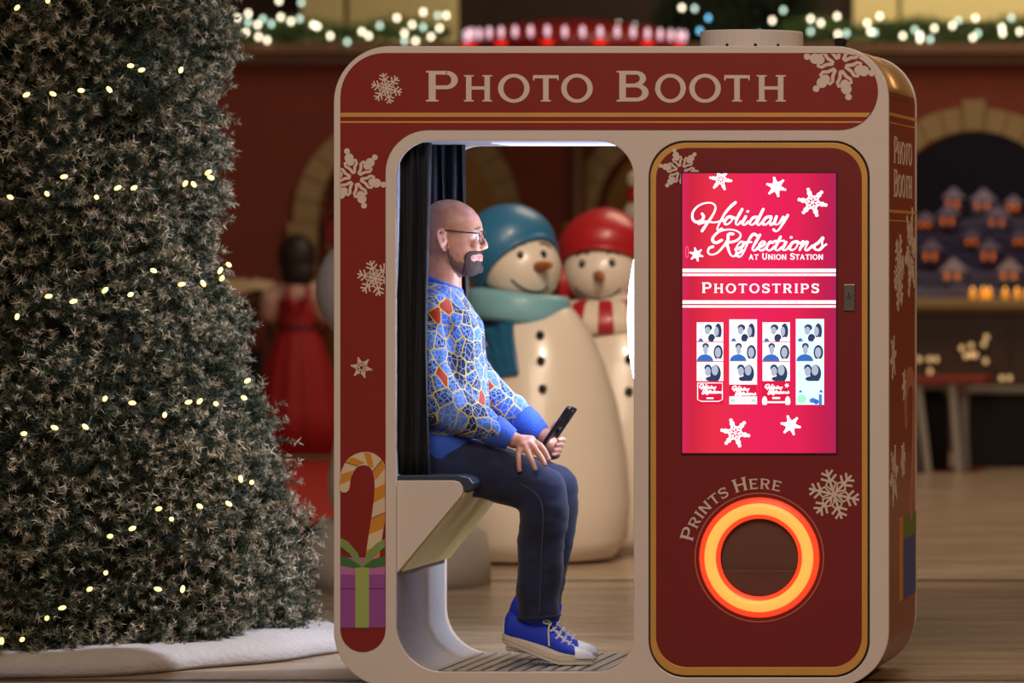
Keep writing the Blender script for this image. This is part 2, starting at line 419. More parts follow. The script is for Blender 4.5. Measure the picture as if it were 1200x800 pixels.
# ================================================================== model village seen through the right-hand arch
mb = MB(); sn = mat('blue_display_snow', '#605a70', 0.8, var=0.15)
za = P(0, 350, WY).z
xa, xb = P(1038, 0, WY+0.4).x, P(1250, 0, WY+0.4).x
for k in range(5):
    y0 = WY + 0.36 + 0.28*k; h = 0.07 + 0.125*k
    n = 24; rs = []
    for yy, dz in ((y0, -0.03), (y0+0.04, 0.0), (y0+0.30, 0.02)):
        rs.append([Vector((xa + (xb-xa)*i/n, yy, za + h + dz + 0.035*noise.noise(Vector((i*0.5, k*3.1, yy))))) for i in range(n+1)])
    rs = rs[:2] + [[Vector((p.x, y0+0.27, p.z)) for p in rs[2]]]
    rs.insert(0, [Vector((p.x, p.y, za)) for p in rs[0]]); rs.append([Vector((p.x, p.y, za)) for p in rs[-1]])
    mb = MB(); mb.rings([[r_[i] for r_ in rs] for i in range(n+1)])
    mb.build('snow_terrace', sn, label='%s snowy terrace of the model village inside the arch' % ['lowest', 'second lowest', 'middle', 'second highest', 'highest'][k], cat='terrace', group='terraces of the model village')
vill = [(1062, 0), (1092, 1), (1118, 0), (1140, 2), (1160, 1), (1184, 0), (1085, 3), (1112, 3), (1170, 3), (1196, 2), (1118, 4), (1153, 4), (1188, 4)]
for q, (px, k) in enumerate(vill):
    y0 = WY + 0.36 + 0.28*k + 0.14; base = P(px, 0, y0); z0 = za + 0.105 + 0.125*k
    s_ = 0.055 + 0.012*((q*7) % 3); ht = 0.07 + 0.02*((q*5) % 3)
    ad = [('terracotta', '#9c4a30'), ('plum', '#5b3b52'), ('grey', '#6d6670')][q % 3]
    r = empty('model_house', (base.x, y0, z0), '%s model house %s on the village hillside' % (ad[0], ['at the left end of the front row','standing left of centre in the second row','second from left in the front row','in the third row under the keystone','right of centre in the second row','at the right end of the front row','leftmost in the fourth row','second from left in the fourth row','rightmost in the fourth row','at the right end of the third row','leftmost in the top row','in the middle of the top row','rightmost in the top row'][q]), 'model house', 'model houses of the lit village')
    m_ = MB(); m_.box((base.x-s_, y0-s_, z0), (base.x+s_, y0+s_, z0+ht)); m_.build('wall', mat('house_'+ad[0], ad[1], 0.8), r)
    m_ = MB(); m_.rings([[Vector((base.x+dx, y0+dy, z0+ht+dz)) for dx, dz in ((-s_*1.2, -.005), (s_*1.2, -.005), (0, s_*1.1))] for dy in (-s_*1.15, s_*1.15)]); m_.build('roof', mat('house_roof_snow', '#b9a9b8', 0.8), r)
    for dx in (-0.5, 0.4):
        m_ = MB(); m_.box((base.x+dx*s_-0.012, y0-s_-0.004, z0+ht*0.35), (base.x+dx*s_+0.012, y0-s_+0.002, z0+ht*0.8)); m_.build('window', mat('lit_window', '#ff9a50', 0.5, emit='#ff7a30', estr=0.4), r)
l = bpy.data.lights.new('village_blue_fill', 'AREA'); l.energy = 0.8; l.size = 1.0; l.color = (0.55, 0.5, 1.0)  # unseen blue light added above the model village
o = bpy.data.objects.new('village_blue_fill', l); COL.objects.link(o); o.location = (P(1143, 0, WY+0.7).x, WY+0.6, za+1.1); o.rotation_euler = (0.35, 0, 0)
mb = MB(); mb.box((xa-0.3, WY+1.95, za-0.1), (xb+0.3, WY+2.0, za+2.0)); mb.build('night_backdrop', mat('night_blue_cloth', '#1d1a2b', 0.95), label='dark night blue backdrop behind the model village', cat='backdrop')

# amber candle jars on the sill
M_amber = mat('amber_glass_glow', '#ffb040', 0.3, emit='#ff9c1c', estr=0.6)
for q, px in enumerate((1140, 1152, 1159, 1178, 1192, 1204, 1216)):
    b_ = P(px, 350, WY-0.08); b_.z = P(0, 350, WY-0.2).z; r_ = 0.021
    c = empty('candle_jar', b_, 'small amber glowing candle jar on the stone sill, %s from the left' % ['first','second','third','fourth','fifth','sixth','seventh'][q], 'candle', 'amber candles along the sill')
    m_ = MB(); m_.lathe(b_, [(r_*.8, 0), (r_, .01), (r_, .05), (r_*.85, .055)], 12); m_.build('jar', M_amber, c, smooth=True)
    m_ = MB(); m_.ell(b_ + Vector((0, 0, .065)), (.007, .007, .014), 8, 6); m_.build('flame', mat('flame', '#ffd080', 0.5, emit='#ffb040', estr=2.5), c, smooth=True)

# ================================================================== things in front of the right-hand wall
TY = 15.0
r = empty('side_table', fl(1116, 552), 'low red topped side table with splayed white legs by the arch sill', 'table')
a, b = P(1062, 449, TY), P(1158, 440, TY)
m_ = MB(); m_.box((a.x, TY-0.2, a.z), (b.x, TY+0.25, b.z)); m_.build('tabletop', mat('red_lacquer', '#8a2a18', 0.4), r, bevel=0.008)
for (x0, y0, x1, y1, yy) in ((1076, 449, 1088, 552, TY-.15), (1116, 449, 1124, 552, TY-.15), (1129, 449, 1132, 540, TY+.2), (1068, 449, 1074, 540, TY+.2)):
    p0, p1 = P(x0, y0, yy), P(x1, y1, yy); p1.z = 0.0042
    m_ = MB(); m_.obox((p0+p1)/2, (0.022, 0, 0), (0, 0.02, 0), (p0-p1)/2); m_.build('leg', mat('white_painted_metal', '#a39a92', 0.5), r)
a, b = P(1136, 549, TY+0.6), P(1240, 462, TY+0.6)
r = empty('storage_trunk', ((a.x+b.x)/2, TY+0.8, 0), 'large black storage trunk with grey lid beside the red table', 'trunk')
m_ = MB(); m_.box((a.x, TY+0.6, 0), (b.x, TY+1.1, b.z)); m_.build('body', M_dark, r, bevel=0.02)
m_ = MB(); m_.box((a.x-.02, TY+0.58, b.z), (b.x+.02, TY+1.12, b.z+0.045)); m_.build('lid', mat('grey_lid', '#6d655b', 0.5), r, bevel=0.01)
a, b = P(1078, 540, TY+0.3), P(1110, 462, TY+0.3)
mb = MB(); mb.box((a.x, TY+0.22, 0.0042), (b.x, TY+0.42, b.z)); mb.box((a.x+.02, TY+.26, b.z), (b.x-.02, TY+.38, b.z+.03)); mb.build('black_case', M_dark, label='upright black case standing under the red side table', cat='case', bevel=0.015)
a, b = fl(1040, 553), fl(1166, 545)
mb = MB(); mb.box((a.x, a.y-.05, 0.0), (b.x, TY+.56, 0.004)); mb.build('red_mat', mat('dark_red_mat', '#6a2018', 0.9), label='thin dark red floor mat under the side table', cat='mat')
# string of fairy lights along table top
r = empty('fairy_light_string', P(1116, 440, TY), 'short string of warm white fairy lights above the red side table', 'string lights')
pts = [(1068, 421), (1077, 421), (1089, 421), (1097, 421), (1090, 435), (1127, 408), (1132, 417), (1138, 416), (1143, 416), (1153, 403), (1155, 423), (1156, 395), (1138, 405), (1174, 443), (1183, 443)]
wp = []
for i, (x, y) in enumerate(pts):
    p = P(x, y, WY-0.25); wp.append(p)
    m_ = MB(); m_.ell(p, (.016, .016, .02), 10, 8); m_.build('bulb', mat('warm_fairy_bulb', '#ffd9a0', 0.4, emit='#ffcf90', estr=0.55), r, smooth=True)
m_ = MB(); m_.tube([P(1068, 367, WY-.2)] + [p + Vector((0, 0.03, 0.01)) for p in wp] + [P(1184, 367, WY-.2)], 0.004, 6); m_.build('wire', mat('dark_wire', '#1c1a14', 0.7), r)

# ================================================================== garlands on the cornice
def needles_blob(mb, c, n, rad, ln, wd):
    for _ in range(n):
        d = Vector(rng.normal(size=3)); d.normalize(); p = Vector(c) + Vector((d.x*rad[0], d.y*rad[1], d.z*rad[2])) * rng.random()**0.4
        t = (d + Vector(rng.normal(size=3))*0.6).normalized() * ln * (0.6 + 0.8*rng.random()); s = t.orthogonal().normalized() * wd
        b = len(mb.v); mb.v += [tuple(p - s), tuple(p + s), tuple(p + t)]; mb.f.append((b, b+1, b+2)); mb.mi.append(0)
M_garl = mat('garland_green', '#55753f', 0.8, var=0.4, vscale=3)
BUL = {'w': mat('bulb_warm_white', '#fff4d8', 0.4, emit='#fff0d0', estr=4.0), 'b': mat('bulb_ice_blue', '#a8e0ff', 0.4, emit='#63bff0', estr=2.6), 't': mat('bulb_teal_white', '#d0fff0', 0.4, emit='#d8f8e4', estr=2.0)}
def garland(x0, x1, Y, pts, label):
    a, b = P(x0, 38, Y), P(x1, 38, Y); r = empty('lit_garland', ((a.x+b.x)/2, Y, P(0, 50, Y).z), label, 'garland', 'evergreen garlands on the cornice')
    m_ = MB(); n = int((b.x - a.x)/0.075)
    for i in range(n):
        x = a.x + (b.x-a.x)*i/n; needles_blob(m_, (x, Y, a.z + 0.03*math.sin(i*0.7) - 0.005), 120, (0.08, 0.09, 0.085), 0.06, 0.006)
    m_.build('foliage', M_garl, r, kind='stuff', recalc=False)
    m_ = MB(); m_.tube([Vector((a.x + (b.x-a.x)*i/20, Y, a.z)) for i in range(21)], 0.02, 8); m_.build('stem', mat('twig_brown', '#3d2c1e', 0.9), r)
    for i, (x, y) in enumerate(pts):
        p = P(x, y, Y - 0.12); c = 'wwtwbwtw'[(i*5+i//3) % 8]
        m_ = MB(); m_.ell(p, (.0145, .0145, .018), 10, 8); m_.build('bulb', BUL[c], r, smooth=True)
GL = [(278,21),(291,16),(291,26),(288,38),(302,29),(308,22),(303,43),(313,47),(318,28),(329,20),(341,25),(351,22),(367,29),(372,31),(353,3),(327,1),(387,42),(407,49),(424,37),(432,42),(445,30),(465,21),(474,39),(474,48),(483,29),(496,14),(496,32),(505,43),(487,48),(513,18),(523,18),(515,33)]
GR = [(950,22),(962,27),(950,37),(981,19),(982,40),(992,39),(1016,27),(1020,37),(1025,38),(1031,19),(1058,42),(1072,35),(1078,41),(1078,46),(1090,46),(1095,33),(1116,30),(1123,24),(1143,21),(1140,44),(1146,39),(1174,32),(1175,39),(1185,21),(1195,37),(1212,30),(1230,40)]
GM = [(799,9),(814,10),(830,21),(725,28),(744,30),(820,36),(905,24),(918,12),(890,40)]
garland(200, 528, WY-0.05, GL, 'evergreen garland with cool white bulbs between tree and photo booth')
garland(928, 1320, WY-0.05, GR, 'evergreen garland with cool white bulbs right of the booth top vent')
# dark potted tree crown rising behind the cornice in the middle
r = empty('dark_evergreen', P(860, 50, WY+0.5), 'dark evergreen shrub with a few bulbs above the booth roof', 'shrub')
m_ = MB()
for i in range(60):
    c = P(790 + 150*rng.random(), -10 + 62*rng.random(), WY + 0.4 + 0.5*rng.random()); needles_blob(m_, c, 150, (.16, .16, .14), .09, .008)
m_.build('foliage', mat('deep_evergreen', '#23331f', 0.85, var=0.4), r, kind='stuff', recalc=False)
for i, (x, y) in enumerate(GM):
    m_ = MB(); m_.ell(P(x, y, WY+0.1), (.0145, .0145, .018), 10, 8); m_.build('bulb', BUL['wtb'[i % 3]], r, smooth=True)

# ================================================================== red carnival canopy with hanging bulbs
KY = 16.5; c0 = P(652, 52, KY); k = PXM(KY); R0 = 128/k
r = empty('carnival_canopy', (c0.x, KY+R0, c0.z), 'round red canopy edged with pink white bulbs above the booth', 'canopy')
m_ = MB(); m_.lathe((c0.x, KY+R0, 0), [(R0*.98, c0.z-0.05), (R0, c0.z-0.03), (R0*1.0, P(0, 43, KY).z), (R0*0.93, P(0, 34, KY).z), (R0*.7, P(0, 25, KY).z), (R0*.35, P(0, 19, KY).z), (0.02, P(0, 16, KY).z)], 40)
m_.build('roof', mat('canopy_red', '#8a1412', 0.4), r, smooth=True)
m_ = MB(); m_.lathe((c0.x, KY+R0, c0.z-0.06-0.5), [(0.06, -c0.z+0.56), (0.06, 0.5)], 16); m_.build('pole', mat('canopy_pole', '#5a3a22', 0.5, metal=0.4), r)
for i in range(20):
    a = PI + PI*(i+0.5)/20; x, y = c0.x + R0*1.02*math.cos(a), KY + R0 + R0*1.02*math.sin(a)
    m_ = MB(); m_.ell((x, y, P(0, 37, KY).z + random.uniform(-.004, .004)), (.017, .017, .04), 10, 8); m_.build('bulb', mat('bulb_pink_white', '#ffe0e8', 0.4, emit='#f2c4d8', estr=0.95), r, smooth=True)
    if i % 3 == 0:
        m_ = MB(); m_.ell((x, y-.01, P(0, 50, KY).z), (.045, .01, .018), 10, 8); m_.build('red_lamp', mat('bulb_red', '#ff3018', 0.4, emit='#ff2010', estr=0.7), r, smooth=True)
# ================================================================== photo booth
BD = 0.733
booth = empty('photo_booth', (0, 0.36, 0), 'red and white walk-in photo booth with glowing screen and curtained seat', 'photo booth')
OUT = rr(391, 54, 1041.5, 805, (66, 62, 66, 66), 14)
OPEN = rr(464, 165, 742.5, 787, (42, 42, 44, 56), 12)
_o = rr(463, 164, 743.5, 788, (42, 42, 44, 56), 12)
RECESS = [(463, 568), (424, 568), (424, 164)] + _o[12:]
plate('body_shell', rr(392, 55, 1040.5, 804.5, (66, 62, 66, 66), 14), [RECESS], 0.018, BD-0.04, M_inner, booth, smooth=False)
frame = plate('front_frame', OUT, [OPEN, rr(760, 165, 1019, 793.5, 43, 12)], 0.0, 0.02, M_white, booth, bevel=0.003)
plate('back_frame', OUT, [OPEN], BD-0.04, BD, M_white, booth, bevel=0.003)
# header and left strip: one continuous red print
hl = [(399, 120)] + [(399+52-52*math.cos(PI/2*i/10), 62+52-52*math.sin(PI/2*i/10)) for i in range(11)]
hl += [(984 + 45*math.sin(PI*i/20), 107 - 45*math.cos(PI*i/20)) for i in range(21)]
hl += [(502 - 50*math.sin(PI/2*i/10), 202 - 50*math.cos(PI/2*i/10)) for i in range(11)]
hl += [(452, 737)] + [(425.5 + 26.5*math.cos(PI*i/14), 737 + 26.5*math.sin(PI*i/14)) for i in range(1, 14)] + [(399, 737)]
header = plate('header_panel', hl, [], -0.0035, 0.001, M_red, booth, bevel=0.001, label='red printed header with left strip')
YL0, YL1 = -0.0048, -0.003
def rowline(y0, y1):
    def xr(y): return 984 + math.sqrt(max(0, 45**2 - (y-107)**2)) - 1
    return [[(399.5, y0), (xr(y0), y0), (xr(y1), y1), (399.5, y1)]]
decal('gold_line', rowline(132, 137), YL0, YL1, M_gold, header)
decal('gold_line', rowline(142, 144), YL0, YL1, M_gold, header)
tb = [('P',499.5,537,83),('H',544,577,88),('O',584,621,87.5),('T',625,655,88),('O',658,695,87.5),('B',723,760.5,83),('O',768,804,87.5),('O',808,845,87.5),('T',849,879,88),('H',887,921,88)]
for c, x0, x1, y0 in tb:
    q, gw = glyph(c); decal('letter', put(q, x0, y0, x1, 119 + (0.5 if c == 'O' else 0), gw), YL0, YL1, M_print, header)
decal('snowflake_print', xf(flake('fine'), 453.5, 103.5, 19, 0.27), YL0, YL1, M_print, header)
decal('snowflake_print', clip(clip(xf(flake('dots'), 984, 76, 42, 0.25), 0, -1, -63), 1, 0, 1027), YL0, YL1, M_print, header)
decal('snowflake_print', clip(xf(flake('dots'), 417, 209, 36, 0.22), -1, 0, -399.5), YL0, YL1, M_print, header)
decal('snowflake_print', clip(xf(flake('fine'), 440, 326, 22, 0.25), 1, 0, 451.5), YL0, YL1, M_print, header)
decal('snowflake_print', xf(flake('dots'), 424, 430.5, 12.5, 0.2), YL0, YL1, M_print, header)
# candy cane and gift print on the strip
M_cc, M_cy, M_ol = mat('print_cream_pale', '#d8c4a4', .5), mat('print_orange_yellow', '#cf8a2a', .5), mat('print_olive_line', '#5c5a30', .5)
cane = [(404, 571), (406, 556), (413, 543), (424, 537.5), (435, 538.5), (443, 546), (447, 560), (447, 580), (444, 605), (440, 630), (437, 652)]
cp = catmull([Vector((x, y, 0)) for x, y in cane], 8); wd = [12 + 4*min(1, i/30) for i in range(len(cp))]
def cl2(q): return clip(q, 1, 0, 451.5)
decal('candy_cane_print', cl2(ribbon(cp, wd)), YL0, YL1, M_cc, header)
st = []; stl = []
for i in range(2, len(cp)-6, 12):
    a, b = cp[i], cp[min(i+5, len(cp)-1)]
    t = (cp[i+1]-cp[i]).normalized(); nn = Vector((-t.y, t.x, 0))
    st.append([tuple((cp[i]-nn*wd[i]/2)[:2]), tuple((cp[i+6]-nn*wd[i]/2)[:2]), tuple((cp[min(i+9,len(cp)-1)]+nn*wd[i]/2)[:2]), tuple((cp[i+3]+nn*wd[i]/2)[:2])])
    stl += ribbon([cp[i]-nn*wd[i]/2, cp[i+3]+nn*wd[i]/2], 1.0, False) if (i//12) % 2 else []
decal('cane_stripe', cl2(st), YL0-.0004, YL0, M_cy, header)
decal('cane_stripe', cl2(stl), YL0-.0008, YL0-.0004, M_ol, header)
decal('gift_print', barq(399.5, 672, 451.5, 735), YL0-.0010, YL1, mat('print_purple', '#944c98', .5), header)
decal('gift_lid_print', barq(399.5, 663, 451.5, 673) + barq(399.5, 653, 451.5, 664), YL0-.0013, YL1, mat('print_lilac', '#b56fac', .5), header)
decal('gift_line', barq(399.5, 689, 451.5, 690), YL0-.0014, YL1, mat('print_plum', '#54285c', .5), header)
decal('gift_ribbon_print', barq(417, 664, 433, 735), YL0-.0017, YL1, mat('print_green', '#9db05e', .5), header)
bow = [[(425,664),(420,648),(408,634),(399.5,630),(399.5,640),(410,648),(418,660)], [(425,664),(430,648),(442,636),(451.5,631),(451.5,641),(442,648),(432,660)],]
decal('bow_print', [bow[0][:3]+[bow[0][5],bow[0][6]], bow[0][2:6], bow[1][:3]+[bow[1][5],bow[1][6]], bow[1][2:6]], YL0-.0020, YL1, mat('print_green_light', '#7f9a55', .5), header)
decal('bow_print', [[(425,664),(412,655),(399.5,650),(399.5,662),(414,665)], [(425,664),(438,655),(451.5,651),(451.5,663),(436,665)]], YL0-.0022, YL1, mat('print_green_deep', '#3f7034', .5), header)

# ---- door on the right
door = plate('service_door', rr(761, 166, 1018, 792.5, 42, 12), [[(890+46.5*math.cos(2*PI*i/40), 653+46.5*math.sin(2*PI*i/40)) for i in range(40)]], 0.002, 0.02, M_seam, booth)
gb = plate('gold_border', rr(762.3, 167.3, 1016.7, 791, 41, 12), [rr(769, 173.5, 1010, 781.5, 36, 12)], -0.002, 0.004, M_gold, door, bevel=0.001)
RC = (890, 653)
plate('red_panel', rr(768.5, 173, 1010.5, 782, 36, 12), [[(RC[0]+46*math.cos(2*PI*i/40), RC[1]+46*math.sin(2*PI*i/40)) for i in range(40)]], -0.001, 0.004, M_doorred, door)
DY0, DY1 = -0.0022, -0.0008
decal('snowflake_print', xf(flake('dots'), 798, 199, 26, 0.2), DY0, DY1, M_print, door)
decal('snowflake_print', xf(flake('fine'), 977.5, 579, 31, 0.22), DY0, DY1, M_print, door)
# curved PRINTS HERE
items = []; cur = 0
for wd_ in ('Prints', 'Here'):
    for c in wd_:
        h = 15.5 if c.isupper() else 12.0
        q, gw = glyph(c.upper()); items.append((q, gw, cur, h)); cur += gw*h*0.95 + 2.2
    cur += 6
tot = cur - 8.2; A0, A1 = math.radians(166.5), math.radians(73.0); rb = 80.5
for q, gw, x, h in items:
    pq = []
    for p in q:
        pp = []
        for gx, gy in p:
            a = A0 + (A1-A0)*(x + gx*h*0.95)/tot; rr_ = rb + gy*h; pp.append((RC[0] + rr_*math.cos(a), RC[1] - rr_*math.sin(a)))
        pq.append(pp)
    decal('letter', pq, DY0, DY1, M_print, door)
decal('thin_ring_print', ringq(RC[0], RC[1], 76, 76, 1.4, 1.4, n=64), DY0, DY1, mat('ring_print', '#c86a50', .5), door)
# glowing ring
def ringtorus(r0, r1, bulge, y, name, material, parent):
    m_ = MB(); n = 64; rs = []
    for i in range(n):
        a = 2*PI*i/n; ring = []
        for j in range(12):
            t = 2*PI*j/12; rad = (r0+r1)/2 + (r1-r0)/2*math.cos(t); yy = y + bulge*math.sin(t)
            ring.append(Vector((fx(RC[0]+rad*math.cos(a)), yy, fz(RC[1]-rad*math.sin(a)))))
        rs.append(ring)
    rs.append(rs[0]); m_.rings(rs, cap=False); return m_.build(name, material, parent, smooth=True)
ring = ringtorus(45.5, 70.5, 0.012, -0.002, 'light_ring', mat('ring_red_glow', '#ff4a28', .4, emit='#ff4020', estr=1.0), door)
ringtorus(50, 64.5, 0.012, -0.008, 'lit_core', mat('ring_orange_glow', '#ffa040', .4, emit='#ff9a48', estr=1.25), ring)
# print chute
m_ = MB(); n = 36
m_.rings([[Vector((fx(RC[0]+r_*math.cos(2*PI*i/n)), y_, fz(RC[1]+r_*math.sin(2*PI*i/n)))) for i in range(n)] for r_, y_ in ((46, -0.004), (45.5, 0.010), (44, 0.0155))], cap=False)
m_.add([Vector((fx(RC[0]+44*math.cos(2*PI*i/n)), 0.0155, fz(RC[1]+44*math.sin(2*PI*i/n)))) for i in range(n)], [tuple(range(n))])
chute = m_.build('print_chute', mat('chute_dark_plastic', '#6a463c', 0.35), door)
qq = clip(disc(RC[0], RC[1], 45, 40), 0, -1, -(RC[1]+15))
decal('print_tray', qq, 0.002, 0.006, mat('smoky_tray', '#6a4440', 0.18, spec=0.6), chute)
decal('tray_lip', clip(qq, 0, 1, RC[1]+16.3), 0.0005, 0.006, mat('tray_lip', '#8a5a52', .3), chute)
# lock
m_ = MB(); m_.box((fx(989), -0.008, fz(364)), (fx(1002), 0.0, fz(333))); lock = m_.build('door_lock', M_metal, door, bevel=0.0015)
m_ = MB(); m_.rings([[Vector((fx(995.5)+.010*math.cos(2*PI*i/16), y_, fz(345)+.010*math.sin(2*PI*i/16))) for i in range(16)] for y_ in (-0.014, -0.006)]); m_.build('key_barrel', M_metal, lock)
m_ = MB(); m_.box((fx(994.9), -0.0146, fz(348)), (fx(996.1), -0.0138, fz(342))); m_.build('keyhole', M_seam, lock)

# ---- screen
def screen_mat():
    m = bpy.data.materials.new('screen_red_backlit'); m.use_nodes = True; nt = m.node_tree; b = nt.nodes['Principled BSDF']
    b.inputs['Base Color'].default_value = (0.1, 0.01, 0.02, 1); b.inputs['Roughness'].default_value = 0.25
    tc = nt.nodes.new('ShaderNodeTexCoord'); sx = nt.nodes.new('ShaderNodeSeparateXYZ'); nt.links.new(tc.outputs['Generated'], sx.inputs[0])
    cr = nt.nodes.new('ShaderNodeValToRGB'); e = cr.color_ramp.elements
    e[0].position = 0; e[0].color = (*lin('#d6245c'), 1); e[1].position = 1; e[1].color = (*lin('#b01a5c'), 1)
    for p_, c_ in ((0.06, '#cf2040'), (0.2, '#ea2c46'), (0.5, '#ee1c5a'), (0.75, '#e61c52'), (0.93, '#c2184c')):
        x = e.new(p_); x.color = (*lin(c_), 1)
    nt.links.new(sx.outputs['X'], cr.inputs[0]); nt.links.new(cr.outputs[0], b.inputs['Emission Color']); b.inputs['Emission Strength'].default_value = 0.95
    return m
screen = plate('screen', rr(800, 203, 980, 530.5, 1, 2), [], -0.006, -0.001, screen_mat(), door)
plate('screen_bezel', rr(798.5, 201.5, 981.5, 532, 1.5, 2), [rr(800, 203, 980, 530.5, 1, 2)], -0.0065, -0.001, mat('dark_bezel', '#4a1420', 0.4), screen)
M_lw = mat('screen_white', '#ffffff', .4, emit='#fdf6ff', estr=1.25)
M_pi = mat('screen_pinkline', '#ff8090', .4, emit='#ff5a70', estr=0.9)
SY0, SY1 = -0.0072, -0.006
def cs(q): return clip(clip(q, 0, -1, -203.2), -1, 0, -800.3)
for (k_, x, y, r_, ro) in (('star_cut', 845, 210, 13, .15), ('star', 910, 219, 11.5, .3), ('star_cut', 952.5, 237, 17, .2), ('star', 816.5, 298, 8, .3), ('star_cut', 862, 507, 17, .2), ('star', 927, 498, 11.5, .2)):
    decal('snowflake_graphic', cs(xf(flake(k_), x, y, r_, ro)), SY0, SY1, M_lw, screen)
for y0, y1 in ((314.8, 319), (320.6, 323.2), (351.8, 355.8), (357.6, 360.2)):
    decal('white_rule', barq(800.3, y0, 979.7, y1), SY0, SY1, M_lw, screen)
decal('ring_graphic', ringq(805.5, 295, 2, 7, .7, .7, n=24), SY0, SY1, M_pi, screen)
decal('photostrips_lettering', text_line(['Photostrips'], 823, 960, 343, 12.2, 10.6, gap=0.28), SY0, SY1, M_lw, screen)
decal('at_union_station_lettering', text_line(['at', 'Union', 'Station'], 878, 965, 304, 7.2, 6.0, gap=0.15, space=0.6), SY0, SY1, M_lw, screen)
K = 185/1200
script = [
 [(150,165),(162,185),(150,212),(110,228),(80,205),(80,155),(115,110),(165,86),(215,82),(247,100),(250,135),(225,185),(190,235),(150,295)],
 [(125,240),(180,225),(250,230),(315,212)],
 [(405,78),(370,108),(325,160),(288,225),(266,275),(276,290),(300,280)],
 [(372,188),(345,192),(322,225),(328,245),(352,240),(376,215),(380,190),(402,200)],
 [(455,130),(422,190),(406,235),(420,248),(447,225)],
 [(482,185),(462,225),(458,245),(476,248),(502,225)], [(496,148),(500,146)],
 [(572,190),(538,195),(513,230),(520,248),(546,240),(577,200)], [(615,130),(577,210),(567,240),(581,250),(612,225)],
 [(675,187),(640,192),(613,225),(617,245),(640,243),(670,210),(682,188),(666,230),(673,248),(702,228)],
 [(716,185),(702,225),(707,245),(732,240),(767,190)], [(802,175),(772,225),(737,280),(712,298),(694,285)],
 [(387,318),(350,322),(345,365),(302,425),(260,465),(215,475),(195,455),(205,425),(232,415)],
 [(300,365),(257,385),(230,368),(240,335),(280,300),(340,285),(400,290),(440,315),(435,350),(395,375),(338,383)],
 [(335,378),(346,420),(366,475),(392,488),(412,470)],
 [(405,435),(448,420),(466,392),(450,376),(422,400),(407,440),(422,465),(458,442)],
 [(566,330),(540,320),(508,360),(478,430),(452,480),(428,490),(412,476)], [(470,385),(522,380)],
 [(590,325),(553,390),(533,430),(547,445),(578,420)],
 [(582,420),(617,400),(626,382),(606,376),(582,405),(582,435),(607,442),(642,420)],
 [(687,385),(667,380),(642,415),(647,440),(672,440),(702,415)],
 [(747,340),(717,400),(707,435),(727,442),(757,420)], [(700,375),(772,370)],
 [(790,380),(768,420),(768,440),(788,438),(812,415)], [(826,345),(830,343)],
 [(872,375),(837,385),(817,420),(827,440),(857,430),(877,395),(866,378),(897,388)],
 [(917,375),(892,440)], [(897,425),(932,385),(952,380),(947,400),(932,435),(952,440),(987,410)],
 [(985,415),(1032,385),(1070,345),(1062,375),(1062,410),(1042,440),(1012,435),(1002,422)], [(1045,436),(1092,398)]]
q = []
for st_ in script:
    p = catmull([Vector((800 + x*K, 225 + y*K, 0)) for x, y in st_], 5); n = len(p)
    q += ribbon(p, [2.5 + 0.8*math.sin(2.2*PI*i/n + 0.6) for i in range(n)])
decal('holiday_reflections_lettering', q, SY0, SY1, M_lw, screen)
# four sample photo strips
M_ph = mat('strip_photo_white', '#ffffff', .4, emit='#f2f6ff', estr=1.1); M_hr = mat('strip_hair', '#182844', .4, emit='#2a4064', estr=0.8)
M_sh = mat('strip_shirt', '#2f62b0', .4, emit='#3468b8', estr=0.9); M_fc = mat('strip_face', '#8e98ac', .4, emit='#aebbd4', estr=0.85)
M_cr = mat('strip_crimson', '#c01440', .4, emit='#c8103c', estr=0.9); M_ice = mat('strip_ice', '#cdeaf8', .4, emit='#c4e8f8', estr=1.05)
M_mint = mat('strip_mint', '#a0e0c8', .4, emit='#90dcc0', estr=1.0); M_lil = mat('strip_edge', '#f0d8e8', .4, emit='#f4dcec', estr=1.0); M_blu = mat('strip_blue', '#3a78d0', .4, emit='#3a78d0', estr=0.9)
smats = [M_ph, M_hr, M_sh, M_fc, M_cr, M_ice, M_mint, M_lil, M_lw, M_blu]
